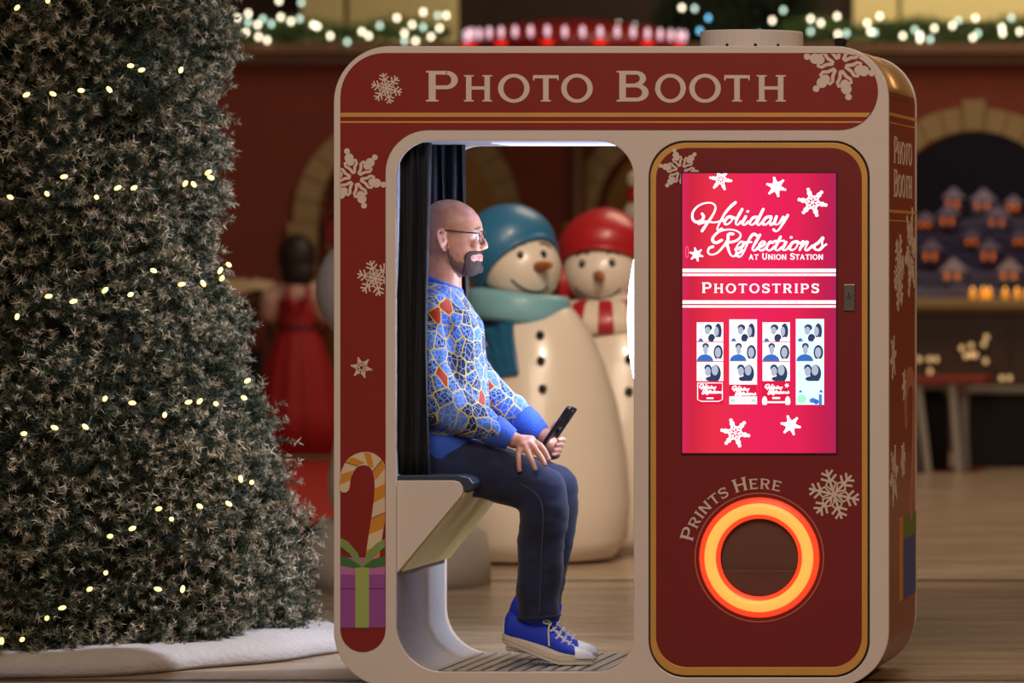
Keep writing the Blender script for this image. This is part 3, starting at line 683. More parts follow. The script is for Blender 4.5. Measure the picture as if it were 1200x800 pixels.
for si, (x0, x1, y0, y1) in enumerate(((816.5, 848.5, 377, 473.5), (855, 887.5, 374, 473.5), (893.5, 926.5, 376, 474), (933, 966, 373.5, 474))):
    m_ = MB(); W = x1-x0
    def pc(q, mi, ly):
        m_.m = mi
        for i_, p in enumerate(clip(clip(clip(q, 1, 0, x1), -1, 0, -x0), 0, 1, y1)): m_.poly(to_front(p), SY0 - 0.0002*ly - 1e-5*(i_ % 13), SY1)
    pc(barq(x0, y0, x1, y1), [4, 7, 4, 5][si], 0)
    yb = 377.5; ph = 23.2
    for k_ in range(3):
        t, b_ = yb + k_*ph, yb + k_*ph + ph - 0.9
        pc(barq(x0+0.5, t, x1-0.5, b_), 0 if si != 3 else 5, 1)
        def e(cx, cy, rx, ry, mi, ly): pc([[(px_, min(max(py_, t), b_)) for px_, py_ in disc(x0+cx*W, t+cy*ph, rx*W, 18, ry*ph)[0]]], mi, ly)
        if k_ == 0:
            e(.16, .98, .09, .18, 2, 2); e(.44, .27, .14, .17, 1, 2); e(.41, .42, .10, .20, 3, 3); e(.56, .80, .13, .22, 1, 2)
            e(.80, .45, .13, .40, 1, 2); e(.73, .46, .09, .24, 3, 3); e(.80, 1.0, .18, .26, 0, 4)
        elif k_ == 1:
            e(.32, .95, .30, .34, 2, 2); e(.34, .20, .12, .16, 1, 2); e(.34, .38, .09, .24, 3, 3); e(.80, .52, .17, .38, 1, 2); e(.79, .52, .11, .26, 3, 3); e(.80, 1.0, .14, .18, 0, 4)
        else:
            e(.42, .30, .13, .18, 1, 2); e(.42, .48, .11, .24, 3, 3); e(.70, .58, .20, .44, 1, 2); e(.68, .42, .12, .26, 3, 3); e(.52, .85, .18, .12, 1, 4)
    if si != 3:
        if si == 1: pc(barq(x0, 448.5, x1, 450), 7, 1); pc(barq(x0, 450.5, x1, 464), 4, 1); pc(disc(x0+4, 469, 3, 12, 2), 6, 2); pc(disc(x1-4, 469, 3, 12, 2), 6, 2)
        oy = 450 + (2 if si == 1 else 0); ss = W/1000*0.86
        for st_ in script:
            p = [(x0 + 1.5 + x*ss*0.98, oy + (y-78)*ss*1.05) for x, y in st_]
            pc(ribbon(p, 1.15, False), 8, 3)
        if si == 0:
            pc(ribbon([(x0+1.5,448.5),(x0+1.5,468),(x0+6,470),(x1-6,470),(x1-1.5,468),(x1-1.5,448.5),(x0+1.5,448.5)], 0.9, False), 8, 2); pc(barq(x0+12, 465.5, x1-12, 467.2), 8, 3)
        if si == 2:
            pc(xf(flake('star'), x1-4, 451.5, 2.6, .2), 8, 4); pc(barq(x0+12, 465, x1-12, 467.2), 8, 3); pc(disc(x0+3, 470, 3, 12, 6), 8, 3); pc(disc(x1-3, 470, 3, 12, 6), 8, 3); pc(barq(x0, 470, x1, 472), 8, 2)
    else:
        pc(disc(x0+7, 467, 5.5, 14, 5), 6, 2); pc(disc(x0+20, 469, 4, 12, 3), 9, 2); pc(disc(x0+24, 470.5, 3, 12, 3), 2, 3); pc(barq(x1-6, 462, x1-2.5, 474), 9, 3); pc([[(x0+3,459.5),(x0+8,459.5),(x0+5.5,456.5)], [(x1-6,459.5),(x1-1,459.5),(x1-3.5,456)]], 2, 2)
    m_.build('photo_strip', smats, screen, recalc=False)

# ---- inside of the opening: bench, treads, lamp dome
bench_pts = [(464, 563), (531, 563), (537, 565), (541, 570), (542, 576), (539.5, 581), (468, 667), (464, 671)]
bench = plate('bench', bench_pts, [], 0.012, 0.04, M_white, booth, bevel=0.002)
plate('bench_far_panel', bench_pts, [], BD-0.045, BD-0.02, M_white, bench, bevel=0.002)
m_ = MB(); m_.poly(to_front([(464, 566), (533, 566), (539, 573), (464, 664)]), 0.04, BD-0.045); m_.build('bench_core', mat('bench_core_grey', '#6a625a', .6), bench)
gq = [(541.5, 576), (543.5, 578), (470, 670), (466.5, 668.5)]
m_ = MB(); m_.poly(to_front(gq), 0.03, BD-0.03); m_.build('gold_face_plate', mat('gold_acrylic', '#f2e2a0', 0.32, metal=0.4, var=0.25, vscale=9, bump=0.25, bscale=14), bench)
m_ = MB(); m_.poly(to_front([(464, 557), (538, 557), (548, 560), (553, 567), (549, 575), (541, 575), (536, 566), (464, 564)]), 0.02, BD-0.03); m_.build('seat_pad', mat('dark_seat_vinyl', '#3a4458', 0.3), bench, bevel=0.003)
tread = mat('grey_tread_metal', '#b7aea4', 0.4, metal=0.3); tread2 = mat('tread_base', '#6f665e', 0.5, metal=0.2)
m_ = MB(); m_.box((fx(500), 0.022, fz(787.9)), (fx(712), BD-0.004, fz(787.1))); fp = m_.build('floor_plate', tread2, booth)
for i in range(13):
    x = 501 + i*16.3; m_ = MB(); m_.box((fx(x), 0.024, fz(787.1)), (fx(x+11), BD-0.008, fz(785.7))); m_.build('tread_slat', tread, fp)
M_dome = mat('lamp_dome_glow', '#f4f6ff', 0.4, emit='#d9e2ff', estr=17.0)
m_ = MB(); xw = fx(743.5); cz = fz(375)
rs = []
for i in range(9):
    t = i/8*PI/2
    rs.append([Vector((xw - 0.078*math.sin(t), 0.37 + 0.24*math.cos(t)*math.cos(2*PI*j/40), cz + 0.30*math.cos(t)*math.sin(2*PI*j/40))) for j in range(40)])
m_.rings(rs, cap=True); m_.build('lamp_dome', M_dome, booth, smooth=True)
m_ = MB(); m_.box((fx(560), 0.20, fz(166.4)), (fx(725), 0.52, fz(164.6))); m_.build('ceiling_glow', mat('ceiling_panel_glow', '#eef0ff', 0.4, emit='#cfd8ff', estr=0.7), booth)  # added glowing panel, stands in for light falling on the ceiling
# top vent and knob
c = P(881, 54, 0.34); rv = 0.163
m_ = MB(); m_.lathe((c.x, 0.34, fz(54)-0.002), [(rv*1.02, 0), (rv*1.02, .012), (rv, .014), (rv, .058), (rv*.98, .063), (rv*.5, .064)], 40); vent = m_.build('roof_vent', M_white, booth)
for a in (-1.9, -1.35, -0.9):
    m_ = MB(); m_.ell((c.x+rv*1.02*math.cos(a), 0.34+rv*1.02*math.sin(a), fz(54)+.012), .005, 8, 6); m_.build('screw', M_seam, vent)
c = P(985, 54, 0.30)
m_ = MB(); m_.lathe((c.x, 0.30, fz(54)-0.002), [(.026, 0), (.026, .014), (.018, .018), (.021, .034), (.014, .040)], 16); m_.build('roof_knob', M_seam, booth)

# ---- printed wrap around the right side
X1 = fx(1040.5); prof = []
for y in (104, 120): prof.append((X1, fz(y)))
prof = [(fx(1040.5-62+62*math.cos(a)), fz(55+62-62*math.sin(a))) for a in [math.radians(9), math.radians(5), 0]]
prof += [(X1, fz(y)) for y in range(160, 739, 60)]
prof += [(fx(1040.5-66+66*math.cos(a)), fz(804.5-66+66*math.sin(a))) for a in [math.radians(d) for d in (0, 12, 24, 36, 48, 60, 72)]]
def off(pr, d):
    out = []
    for i in range(len(pr)):
        t = Vector(pr[min(i+1, len(pr)-1)]) - Vector(pr[max(i-1, 0)]); t.normalize(); out.append((pr[i][0] - t.y*d, pr[i][1] + t.x*d))
    return out
po = off(prof, 0.0015)
m_ = MB(); n_ = len(prof)
m_.rings([[Vector((a[0], 0.022, a[1])), Vector((a[0], BD-0.004, a[1])), Vector((b[0], BD-0.004, b[1])), Vector((b[0], 0.022, b[1]))] for a, b in zip(prof, po)])
wrap = m_.build('side_wrap', mat('side_red_wrap', '#8c3318', 0.34, var=0.08, coat=0.25), booth)
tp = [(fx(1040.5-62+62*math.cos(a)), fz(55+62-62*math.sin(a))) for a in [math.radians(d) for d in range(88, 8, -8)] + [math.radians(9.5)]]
m_ = MB(); m_.rings([[Vector((a[0], 0.022, a[1])), Vector((a[0], BD-0.004, a[1])), Vector((b[0], BD-0.004, b[1])), Vector((b[0], 0.022, b[1]))] for a, b in zip(tp, off(tp, 0.0015))]); m_.build('corner_warm_tint', mat('warm_light_tan', '#c39a62', 0.35, metal=.2), booth, smooth=True)  # added strip, warm lamp light on the corner put into its colour
def sdecal(name, q, material, thick=0.0012):      # q in (y metres, z metres)
    m_ = MB(); x0 = X1 + 0.0015
    for i, p in enumerate(q):
        n = len(p); x0 = X1 + 0.0015 + 2.5e-5*(i % 17); m_.add([(x0+thick, y, z) for y, z in p] + [(X1+.001, y, z) for y, z in p], [tuple(range(n))] + [(i, (i+1) % n, (i+1) % n + n, i+n) for i in range(n)])
    return m_.build(name, material, wrap, recalc=False)
def yz(q, y0, y1, z0, z1): return [[(y0 + x*(y1-y0), z0 + z*(z1-z0)) for x, z in p] for p in q]
for yy, hh in ((133, .010), (143, .004), (247, .010), (258, .004)):
    sdecal('gold_line', yz(barq(0, 0, 1, 1), 0.024, BD-0.006, fz(yy)-hh/2, fz(yy)+hh/2), M_gold)
for wd_, yt, yb_ in (('Photo', 158, 190), ('Booth', 197, 230)):
    tx = text_line([wd_], 0, 1, 0, 1.0, 0.82, gap=0.16)
    sdecal('side_lettering', [[(0.14 + x*0.46, fz(yb_) + (-z)*(fz(yt)-fz(yb_))) for x, z in p] for p in tx], M_print)
for kd, yc, zc, s_ in (('fine', .27, fz(320), .13), ('dots', .57, fz(295), .15), ('star_cut', .12, fz(420), .07), ('dots', .14, fz(560), .10), ('fine', .37, fz(545), .06), ('star', .40, fz(455), .05)):
    sdecal('side_snowflake', xf(flake(kd), yc, zc, s_, .2), M_print)
cpz = [Vector((.45, fz(500), 0)), Vector((.44, fz(470), 0)), Vector((.50, fz(450), 0)), Vector((.60, fz(448), 0)), Vector((.66, fz(470), 0)), Vector((.64, fz(540), 0)), Vector((.58, fz(610), 0))]
sdecal('side_candy_cane', ribbon(catmull(cpz, 6), .06), mat('side_cane_pink', '#b8705c', .5))
sdecal('side_gift', yz(barq(0, 0, 1, 1), .34, .70, fz(712), fz(640)), mat('side_gift_blue', '#3a4a9a', .5))
sdecal('side_gift_lid', yz(barq(0, 0, 1, 1), .32, .71, fz(640), fz(612)), mat('side_gift_green', '#6a7a3a', .5))
sdecal('side_gift_ribbon', yz(barq(0, 0, 1, 1), .28, .36, fz(712), fz(612)), mat('side_gift_orange', '#d08a24', .5), .0018)

# ---- curtains hang in the opening
M_curt = mat('navy_curtain', '#0a0e1c', 0.7, var=0.15, sheen=0.05)
def curtain(name, x0, x1, Y, yt, yb, label, folds, amp):
    mb = MB(); n = folds*10; rs = []
    a, b = P(x0, yt, Y), P(x1, yt, Y)
    for zt in np.linspace(P(0, yt, Y).z, P(0, yb, Y).z, 14):
        row = []
        for i in range(n+1):
            u = i/n; f = math.sin(2*PI*folds*u + 0.5*math.sin(zt*4)); row.append(Vector((a.x + (b.x-a.x)*u + 0.006*math.sin(zt*5+i*.3), Y + amp*f, zt)))
        rs.append(row)
    bk = [[Vector((p.x, p.y+0.004, p.z)) for p in r][::-1] for r in rs]
    mb.rings([r + k for r, k in zip(rs, bk)])
    return mb.build(name, M_curt, smooth=True, label=label, cat='curtain')
c1 = curtain('curtain', 466.5, 503, 0.055, 167, 556, 'dark navy curtain gathered at the near left of the booth opening', 4, 0.016)
c2 = curtain('curtain', 489, 547, 0.62, 168, 556, 'dark blue curtain behind the seated man at the far side', 5, 0.018)
# ================================================================== snowmen
M_eye = mat('black_gloss', '#1a120e', 0.25); M_brow = mat('brow_brown', '#5a4636', 0.5); M_nose = mat('carrot_orange', '#a4582a', 0.4)
M_teal = mat('teal_beanie', '#2f719a', 0.42, var=0.06, coat=0.15); M_tealp = mat('pale_teal_scarf', '#7fb4c0', 0.42, coat=0.15); M_teald = mat('deep_teal_scarf', '#215f86', 0.42, coat=0.15)
M_rhat = mat('red_beanie', '#b01c22', 0.38, var=0.06, coat=0.2); M_rsc = mat('red_scarf', '#b0202a', 0.4, coat=0.15); M_csc = mat('cream_scarf', '#e2d2bd', 0.45)
def hat_mesh(mb, c, R, n, off, nu=40):
    """spherical cap about axis n from plane distance off, with a rolled brim"""
    c = Vector(c); n = Vector(n).normalized(); a = n.orthogonal().normalized(); b = n.cross(a)
    cv = catmull([Vector((x, y, 0)) for x, y in off], 5)          # (height along n, radius) in units of R
    rs = [[c + n*(R*p.x) + (a*math.cos(2*PI*j/nu) + b*math.sin(2*PI*j/nu))*(R*max(p.y, .01)) for j in range(nu)] for p in cv]
    mb.rings(rs, cap=True); return c + n*(R*off[0][0]), R*off[0][1], a, b
def snowman(name, px, Y, label, look, hatc, hatR, hatn, hatoff, Mh, head, hr, body, kpx=None):
    k = PXM(Y); base = P(px, 0, Y); base.z = 0
    r = empty(name, base, label, 'snowman')
    def at(x, y, dy=0.0): return P(x, y, Y + dy)
    m_ = MB(); m_.lathe((base.x, Y, 0), [(rad/k, (max(0, P(0, yy, Y).z))) for rad, yy in body], 40, sy=0.85); m_.build('body', M_snow, r, smooth=True)
    hc = at(*head); m_ = MB(); m_.ell(hc, (hr[0]/k, hr[0]/k*0.95, hr[1]/k), 36, 24); m_.build('head', M_snow, r, smooth=True)
    m_ = MB(); pc, rb, a, b = hat_mesh(m_, at(*hatc), hatR/k, hatn, hatoff); hat = m_.build('hat', Mh, r, smooth=True)
    m_ = MB(); m_.tube([pc + (a*math.cos(2*PI*j/40) + b*math.sin(2*PI*j/40))*rb*1.0 for j in range(40)], 3.6/k, 10, closed=True); m_.build('hat_brim', Mh, hat, smooth=True)
    def onhead(x, y, lift=0.0):                # point of the head's surface seen at pixel x, y
        dx, dz = (x - head[0])/hr[0], (head[1] - y)/hr[1]; dd = max(0.0, 1 - dx*dx - dz*dz)
        return at(x, y) + Vector((0, -math.sqrt(dd)*hr[0]/k*0.95 - lift, 0))
    return r, k, at, onhead
def face(r, k, oh, eyes, brows, nose, mouth):
    for x, y in eyes:
        m_ = MB(); m_.ell(oh(x, y), (4.2/k, 2.5/k, 5.2/k), 14, 10); e_ = m_.build('eye', M_eye, r, smooth=True)
        m_ = MB(); m_.ell(oh(x+1.2, y-1.8, 2.4/k), (1.2/k,)*3, 8, 6); m_.build('eye_glint', M_csc, e_, smooth=True)
    for pts in brows:
        m_ = MB(); m_.tube(catmull([oh(x, y) for x, y in pts], 4), 1.9/k, 8); m_.build('eyebrow', M_brow, r, smooth=True)
    (x0, y0), (x1, y1), dy = nose; a = oh(x0, y0, -0.01); b = P(x1, y1, a.y - dy)
    m_ = MB(); m_.tube([a + (b-a)*t for t in (0, .35, .7, .92, 1.0)], [7/k, 6.2/k, 4.8/k, 3.2/k, 1.2/k], 14); m_.build('carrot_nose', M_nose, r, smooth=True)
    m_ = MB(); m_.tube(catmull([oh(x, y) for x, y in mouth], 5), 1.3/k, 8); m_.build('mouth', M_eye, r, smooth=True)
YA, YB = 6.15, 6.95
BODY = [(62, 652), (92, 648), (108, 625), (112, 580), (108, 530), (97, 470), (82, 420), (66, 385), (48, 360), (30, 345)]
rA, kA, atA, ohA = snowman('snowman', 626, YA, 'white snowman statue in teal beanie and pale teal scarf', 1, (611, 315), 46, (-0.60, 0.42, 0.72), [(.10, 1.05), (.36, 1.19), (.70, 1.24), (1.15, 1.12), (1.5, .86), (1.75, .5), (1.84, .1)], M_teal, (611, 315), (46, 44), [(a, b + 5) for a, b in BODY])
face(rA, kA, ohA, [(618, 299), (642, 298)], [[(608, 292), (614, 287), (621, 286)], [(637, 286), (642, 286), (647, 290)]], ((637, 313), (647, 310), .06), [(608, 327), (616, 335), (628, 341), (639, 341), (646, 335)])
m_ = MB(); m_.rings([[atA(608, yy) + Vector(((rx/kA)*math.cos(2*PI*j/36), (rx/kA)*0.9*math.sin(2*PI*j/36), -0.02*math.cos(2*PI*j/36))) for j in range(36)] for rx, yy in ((44, 341), (57, 343), (60, 350), (61, 362), (61, 371), (57, 377), (30, 379))], cap=False)
sc = m_.build('scarf', M_tealp, r if False else rA, smooth=True)
m_ = MB(); ed = [(553, 352, 602, 358), (557, 370, 602, 374), (560, 392, 603, 394), (570, 416, 606, 416), (583, 442, 609, 437)]
def bodyfront(at, cx, k, x, y):               # a point just in front of the pear body
    rad = np.interp(y, [p[1] for p in BODY[::-1]], [p[0] for p in BODY[::-1]]); d = max(0, 1 - ((x-cx)/rad)**2) if rad > 0 else 0
    return at(x, y, -math.sqrt(d)*rad/k*0.85)
rs = []
for xl, yl, xr_, yr in ed:
    f = [bodyfront(atA, 626, kA, xl + (xr_-xl)*t, yl + (yr-yl)*t) + Vector((0, -0.03, 0)) for t in (0, .33, .66, 1)]
    rs.append(f + [p + Vector((0, 0.05, 0)) for p in f[::-1]])
m_.rings(rs); m_.build('scarf_tail', M_teald, sc, bevel=0.006)
for x, y in ((633, 392), (634, 422), (636, 455)):
    m_ = MB(); m_.ell(bodyfront(atA, 626, kA, x, y), (5/kA, 3.5/kA, 5/kA), 14, 10); m_.build('button', M_eye, rA, smooth=True)
rB, kB, atB, ohB = snowman('snowman', 724, YB, 'white snowman statue in red beanie and striped scarf nearest the lamp dome', 1, (706, 318), 46, (0.0, 0.44, 0.86), [(.17, 1.04), (.42, 1.17), (.75, 1.18), (1.15, .98), (1.45, .68), (1.66, .35), (1.70, .06)], M_rhat, (706, 318), (46, 40), [(a*0.97, b) for a, b in BODY])
face(rB, kB, ohB, [(690, 309), (724, 308)], [[(682, 300), (689, 296), (697, 297)], [(717, 297), (724, 295), (731, 298)]], ((709, 323), (705, 325), .09), [(680, 337), (690, 346), (705, 350), (720, 347), (733, 338)])
for x in (663, 748):
    m_ = MB(); m_.ell(atB(x, 334), (10/kB, 24/kB, 27/kB), 16, 12); m_.build('ear_flap', M_rhat, rB, smooth=True)
m_ = MB(); rings = 48
for seg_ in range(24):
    m_.m = seg_ % 2; rows = []
    for rx, yy in ((46, 351), (60, 355), (68, 372), (74, 387), (66, 391)):
        rows.append([atB(708, yy) + Vector((rx/kB*math.cos(2*PI*(seg_*2+j)/rings + .06), rx/kB*.9*math.sin(2*PI*(seg_*2+j)/rings + .06), 0)) for j in range(3)])
    m_.rings(rows, cap=False, close=False)
m_.build('scarf', [M_rsc, M_csc], rB, smooth=True)
for x, y in ((737, 420), (737, 458)):
    m_ = MB(); m_.ell(bodyfront(atB, 724, kB, x, y), (5/kB, 3.5/kB, 5/kB), 14, 10); m_.build('button', M_eye, rB, smooth=True)
# third snowman on a snow bank, mostly hidden by the booth's left post
YC = 4.6; kC = PXM(YC)
fy = lambda Y: YV + CZ*PXM(Y)
b_ = P(462, 0, YC); b_.z = 0
m_ = MB(); rs = []
for f, z in ((1.0, 0.0), (1.0, 0.10), (0.96, 0.2), (0.80, 0.245), (0.5, 0.26)):
    rs.append([b_ + Vector(((108/kC)*f*math.cos(t)*(1 + .06*math.sin(3*t)), (108/kC)*.8*f*math.sin(t), z*(1 + 0.12*math.cos(t*2 + .5)))) for t in [2*PI*j/40 for j in range(40)]])
m_.rings(rs); m_.build('snow_bank', mat('matte_snow', '#cfc4b6', 0.85, bump=0.3, bscale=20), smooth=True, label='low white snow bank half hidden behind the booth left post', cat='snow bank')
BODYC = [(60, 0.285), (74, 0.34), (76, 0.45), (68, 0.62), (58, 0.78), (46, 0.92), (30, 1.0)]
r = empty('snowman', b_ + Vector((0, 0, .285)), 'large snowman with red hat mostly hidden behind the left post', 'snowman')
m_ = MB(); m_.lathe((b_.x, YC, 0), [(a/kC, z) for a, z in BODYC], 32); m_.build('body', M_snow, r, smooth=True)
hc = P(460, 338, YC); m_ = MB(); m_.ell(hc, (88/kC, 80/kC, 78/kC), 32, 20); m_.build('head', mat('cool_white_gloss', '#c9c6c8', .35, coat=.2), r, smooth=True)
m_ = MB(); hat_mesh(m_, P(460, 338, YC), 88/kC, (0.1, 0.25, 0.95), [(.42, .94), (.6, 1.0), (.9, .92), (1.2, .7)]); 
tip = [P(462, 262, YC), P(470, 225, YC), P(490, 195, YC), P(505, 185, YC)]
m_.tube(tip, [80/kC, 62/kC, 30/kC, 12/kC], 24); m_.build('hat', M_rhat, r, smooth=True)
for x in (442, 488):
    m_ = MB(); m_.ell(P(x, 325, YC - 74/kC), (5/kC, 3/kC, 7/kC), 12, 8); m_.build('eye', M_eye, r, smooth=True)
m_ = MB(); m_.tube([P(465, 345, YC - 76/kC), P(468, 347, YC - 110/kC)], [8/kC, 2/kC], 12); m_.build('carrot_nose', M_nose, r, smooth=True)
# red and white ball ornament stack behind the snowmen
c = P(744, 0, 9.0); kk = PXM(9.0)
r = empty('ball_ornament_post', (c.x, 9.0, 0), 'post of red and white balls behind the red hatted snowman', 'ornament')
m_ = MB(); m_.lathe((c.x, 9.0, 0), [(.10, 0), (.10, .02), (.02, .03), (.02, P(0, 205, 9).z)], 16); m_.build('pole', M_csc, r, smooth=True)
for y, mm, rad in ((248, M_csc, 13), (229, M_rhat, 11), (210, M_csc, 10)):
    m_ = MB(); m_.ell(P(744, y, 9.0), rad/kk, 18, 12); m_.build('ball', mm, r, smooth=True)

# ================================================================== red carpet, table, woman seen from behind
a = fl(250, 627); b = fl(470, 541)
cq = [fl(x, y) for x, y in ((215, 627), (500, 627), (470, 541), (250, 541))]
mb = MB(); mb.rings([[Vector((p.x, p.y, z_)) for p in cq] for z_ in (0.0, 0.02)]); mb.build('red_carpet', mat('red_carpet', '#b0241a', 0.7, var=0.1), label='bright red carpet on the floor between tree and booth', cat='carpet', bevel=0.006)
WYY = b.y - 0.1; kW = PXM(WYY)
def wp_(x, y, dy=0): return P(x, y, WYY + dy)
wb = wp_(349, 0); wb.z = 0.02
wom = empty('person', wb, 'person with dark hair seen from behind in red pinafore dress and pale blouse', 'person')
def zz(y): return max(0.021, P(0, y, WYY).z)
def limb(mb, pts, n=14):
    for (p, r_) in pts: mb.ell(p, r_, n, max(6, n//2 + 2))
    for (p, r0), (q, r1) in zip(pts[:-1], pts[1:]):
        mb.tube([p, q], [r0, r1], n)
mb = MB()
mb.ell(wp_(349, 301), (.075, .095, .115), 20, 14); limb(mb, [(wp_(349, 318), .05), (wp_(349, 336), .052)])
limb(mb, [(wp_(349, 345), .11), (wp_(349, 365), .115), (wp_(349, 384), .10), (wp_(349, 410), .13)])
for s in (-1, 1):
    limb(mb, [(wp_(349+s*22, 341), .045), (wp_(349+s*30, 372), .037), (wp_(349+s*24, 382, -.0+.22), .03), (wp_(349+s*14, 381, .33), .027)])
    for k_ in range(4): limb(mb, [(wp_(349+s*(14-k_*2), 380+k_, .33), .009), (wp_(349+s*(10-k_*2), 380+k_, .40), .008)], 8)
    limb(mb, [(wp_(349+s*(14-2), 383, .34), .009), (wp_(349+s*6, 378, .36), .008)], 8)
    limb(mb, [(wp_(349+s*13, 410), .085), (wp_(349+s*13, 470), .055), (wp_(349+s*13, 522), .036)]); limb(mb, [(wp_(349+s*13, 526), .033), (wp_(349+s*14, 526, .14), .028)])
body = mb.build('body', mat('skin_far', '#b98a70', .55), wom); fuse(body, .014, 5)
mb = MB(); mb.rings([[Vector((wb.x + (rx + .012*math.cos(j*2*PI/48*12)*pl)*math.cos(2*PI*j/48), WYY + (ry + .012*math.cos(j*2*PI/48*12)*pl)*math.sin(2*PI*j/48), z)) for j in range(48)] for rx, ry, z, pl in ((.13, .13, zz(350), 0), (.135, .135, zz(366), 0), (.12, .12, zz(384), 0), (.155, .15, zz(398), .4), (.21, .2, zz(430), .8), (.26, .24, zz(480), 1), (.30, .28, zz(532), 1.3))], cap=True); mb.build('dress', mat('red_dress', '#a01218', .7, var=.12), wom, smooth=True)
mb = MB()
limb(mb, [(wp_(349, 344), .115), (wp_(349, 362), .12)])
for s in (-1, 1): limb(mb, [(wp_(349+s*21, 341), .065), (wp_(349+s*29, 352), .085), (wp_(349+s*31, 366), .07)])
bl = mb.build('blouse', mat('pale_blouse', '#cfa898', .7), wom); fuse(bl, .015, 6)
for s in (-1, 1):
    m_ = MB(); m_.tube(catmull([wp_(349+s*10, 336, -.12), wp_(349+s*12, 344, -.15), wp_(349+s*6, 360, -.15)], 5), .016, 8); m_.build('shoulder_strap', mat('red_dress', '#a01218'), wom, smooth=True)
m_ = MB(); m_.lathe((wb.x, WYY, 0), [(.126, zz(389)), (.13, zz(387)), (.13, zz(381)), (.126, zz(379))], 32); m_.build('waistband', mat('dark_red_sash', '#6a0e12', .6), wom, smooth=True)
m_ = MB(); m_.ell(wp_(348, 301, -.01), (.125, .115, .155), 24, 16); m_.ell(wp_(349, 320, -.04), (.115, .08, .11), 20, 12); hair = m_.build('hair', mat('dark_brown_hair', '#241611', .5, bump=.6, bscale=60), wom); fuse(hair, .012, 5)
# draped buffet table left of her
TY2 = WYY + 0.55
c = P(284, 0, TY2); r = empty('buffet_table', (c.x, TY2, 0), 'small table with crumpled cream cloth left of the red dressed person', 'table')
h_ = P(0, 348, TY2).z
m_ = MB(); m_.box((c.x-.42, TY2-.22, h_-.03), (c.x+.28, TY2+.25, h_)); m_.build('tabletop', mat('table_wood', '#4a3524', .6), r)
for sx in (-.38, .24):
    for sy in (-.2, .2):
        m_ = MB(); m_.box((c.x+sx-.02, TY2+sy-.02, 0), (c.x+sx+.02, TY2+sy+.02, h_-.03)); m_.build('leg', mat('table_wood', '#4a3524', .6), r)
m_ = MB(); rs = []
for f, z in ((.5, h_+.10), (.85, h_+.08), (1.0, h_+.05), (1.03, h_+.025)):
    rs.append([Vector((c.x-.1+.34*f*math.copysign(abs(math.cos(t))**.6, math.cos(t)), TY2+.2*f*math.copysign(abs(math.sin(t))**.6, math.sin(t)), z + .025*math.sin(5*t))) for t in [2*PI*j/48 for j in range(48)]])
m_.rings(rs); m_.build('table_drape', mat('cream_cloth', '#cbb08a', .8), None, smooth=True, label='crumpled cream cloth heaped on the small table by the tree', cat='cloth')
c2_ = P(286, 0, TY2+.5); r = empty('potted_plant', (c2_.x, TY2+.45, 0), 'dark leafy potted plant behind the cream draped table', 'plant')
zt = P(0, 330, TY2+.45).z
m_ = MB(); m_.lathe((c2_.x, TY2+.45, 0), [(.10, 0), (.13, .5), (.14, .72), (.11, .72)], 20); m_.build('pot', M_dark, r, smooth=True)
for i in range(16):
    a = i*2.4; d = Vector((math.cos(a), math.sin(a), 0)); b0 = Vector((c2_.x, TY2+.45, .70)); t_ = b0 + d*.12 + Vector((0, 0, .32 + .12*random.random())); s_ = d.cross(Vector((0,0,1)))*.03
    mid = (b0+t_)/2 + d*.03; m_ = MB(); m_.add([b0, mid-s_, t_, mid+s_, mid+Vector((0,0,.012))], [(0,1,4),(1,2,4),(2,3,4),(3,0,4)]); m_.build('leaf', mat('dark_leaf', '#1b2416', .6), r, recalc=False)
# ================================================================== seated man
HY = 0.33                                        # depth of his mid-plane
def h(px, py, dy=0.0): return P(px, py, HY + dy)
kH = PXM(HY)
foot = P(640, 0, HY); foot.z = fz(785.7)
man = empty('person', foot, 'seated bald bearded person in glasses, blue patterned sweater and jeans, holding a phone', 'person')
def skin_mat():
    m = bpy.data.materials.new('skin'); m.use_nodes = True; nt = m.node_tree; b = nt.nodes['Principled BSDF']
    tc = nt.nodes.new('ShaderNodeTexCoord'); n = nt.nodes.new('ShaderNodeTexNoise'); n.inputs['Scale'].default_value = 28; n.inputs['Detail'].default_value = 4
    nt.links.new(tc.outputs['Object'], n.inputs[0]); cr = nt.nodes.new('ShaderNodeValToRGB'); e = cr.color_ramp.elements
    e[0].position = .35; e[0].color = (*lin('#bd8470'), 1); e[1].position = .65; e[1].color = (*lin('#cf9c86'), 1)
    nt.links.new(n.outputs['Fac'], cr.inputs[0]); b.inputs['Roughness'].default_value = .42
    sc_ = P(507, 262, HY) - foot; ds = nt.nodes.new('ShaderNodeVectorMath'); ds.operation = 'DISTANCE'; ds.inputs[1].default_value = sc_   # shaved hair shows grey in the scalp
    sm = nt.nodes.new('ShaderNodeMapping'); nt.links.new(tc.outputs['Object'], ds.inputs[0])
    mr = nt.nodes.new('ShaderNodeMapRange'); mr.inputs[1].default_value = .075; mr.inputs[2].default_value = .125; mr.inputs[3].default_value = .75; mr.inputs[4].default_value = 0.0; nt.links.new(ds.outputs['Value'], mr.inputs[0])
    mx = nt.nodes.new('ShaderNodeMix'); mx.data_type = 'RGBA'; nt.links.new(mr.outputs[0], mx.inputs[0]); nt.links.new(cr.outputs[0], mx.inputs[6]); mx.inputs[7].default_value = (*lin('#977266'), 1)
    nt.links.new(mx.outputs[2], b.inputs['Base Color'])
    b.inputs['Subsurface Weight'].default_value = .12; b.inputs['Subsurface Radius'].default_value = (.012, .004, .002); b.inputs['Subsurface Scale'].default_value = .6
    return m
M_skin = skin_mat()
mb = MB()
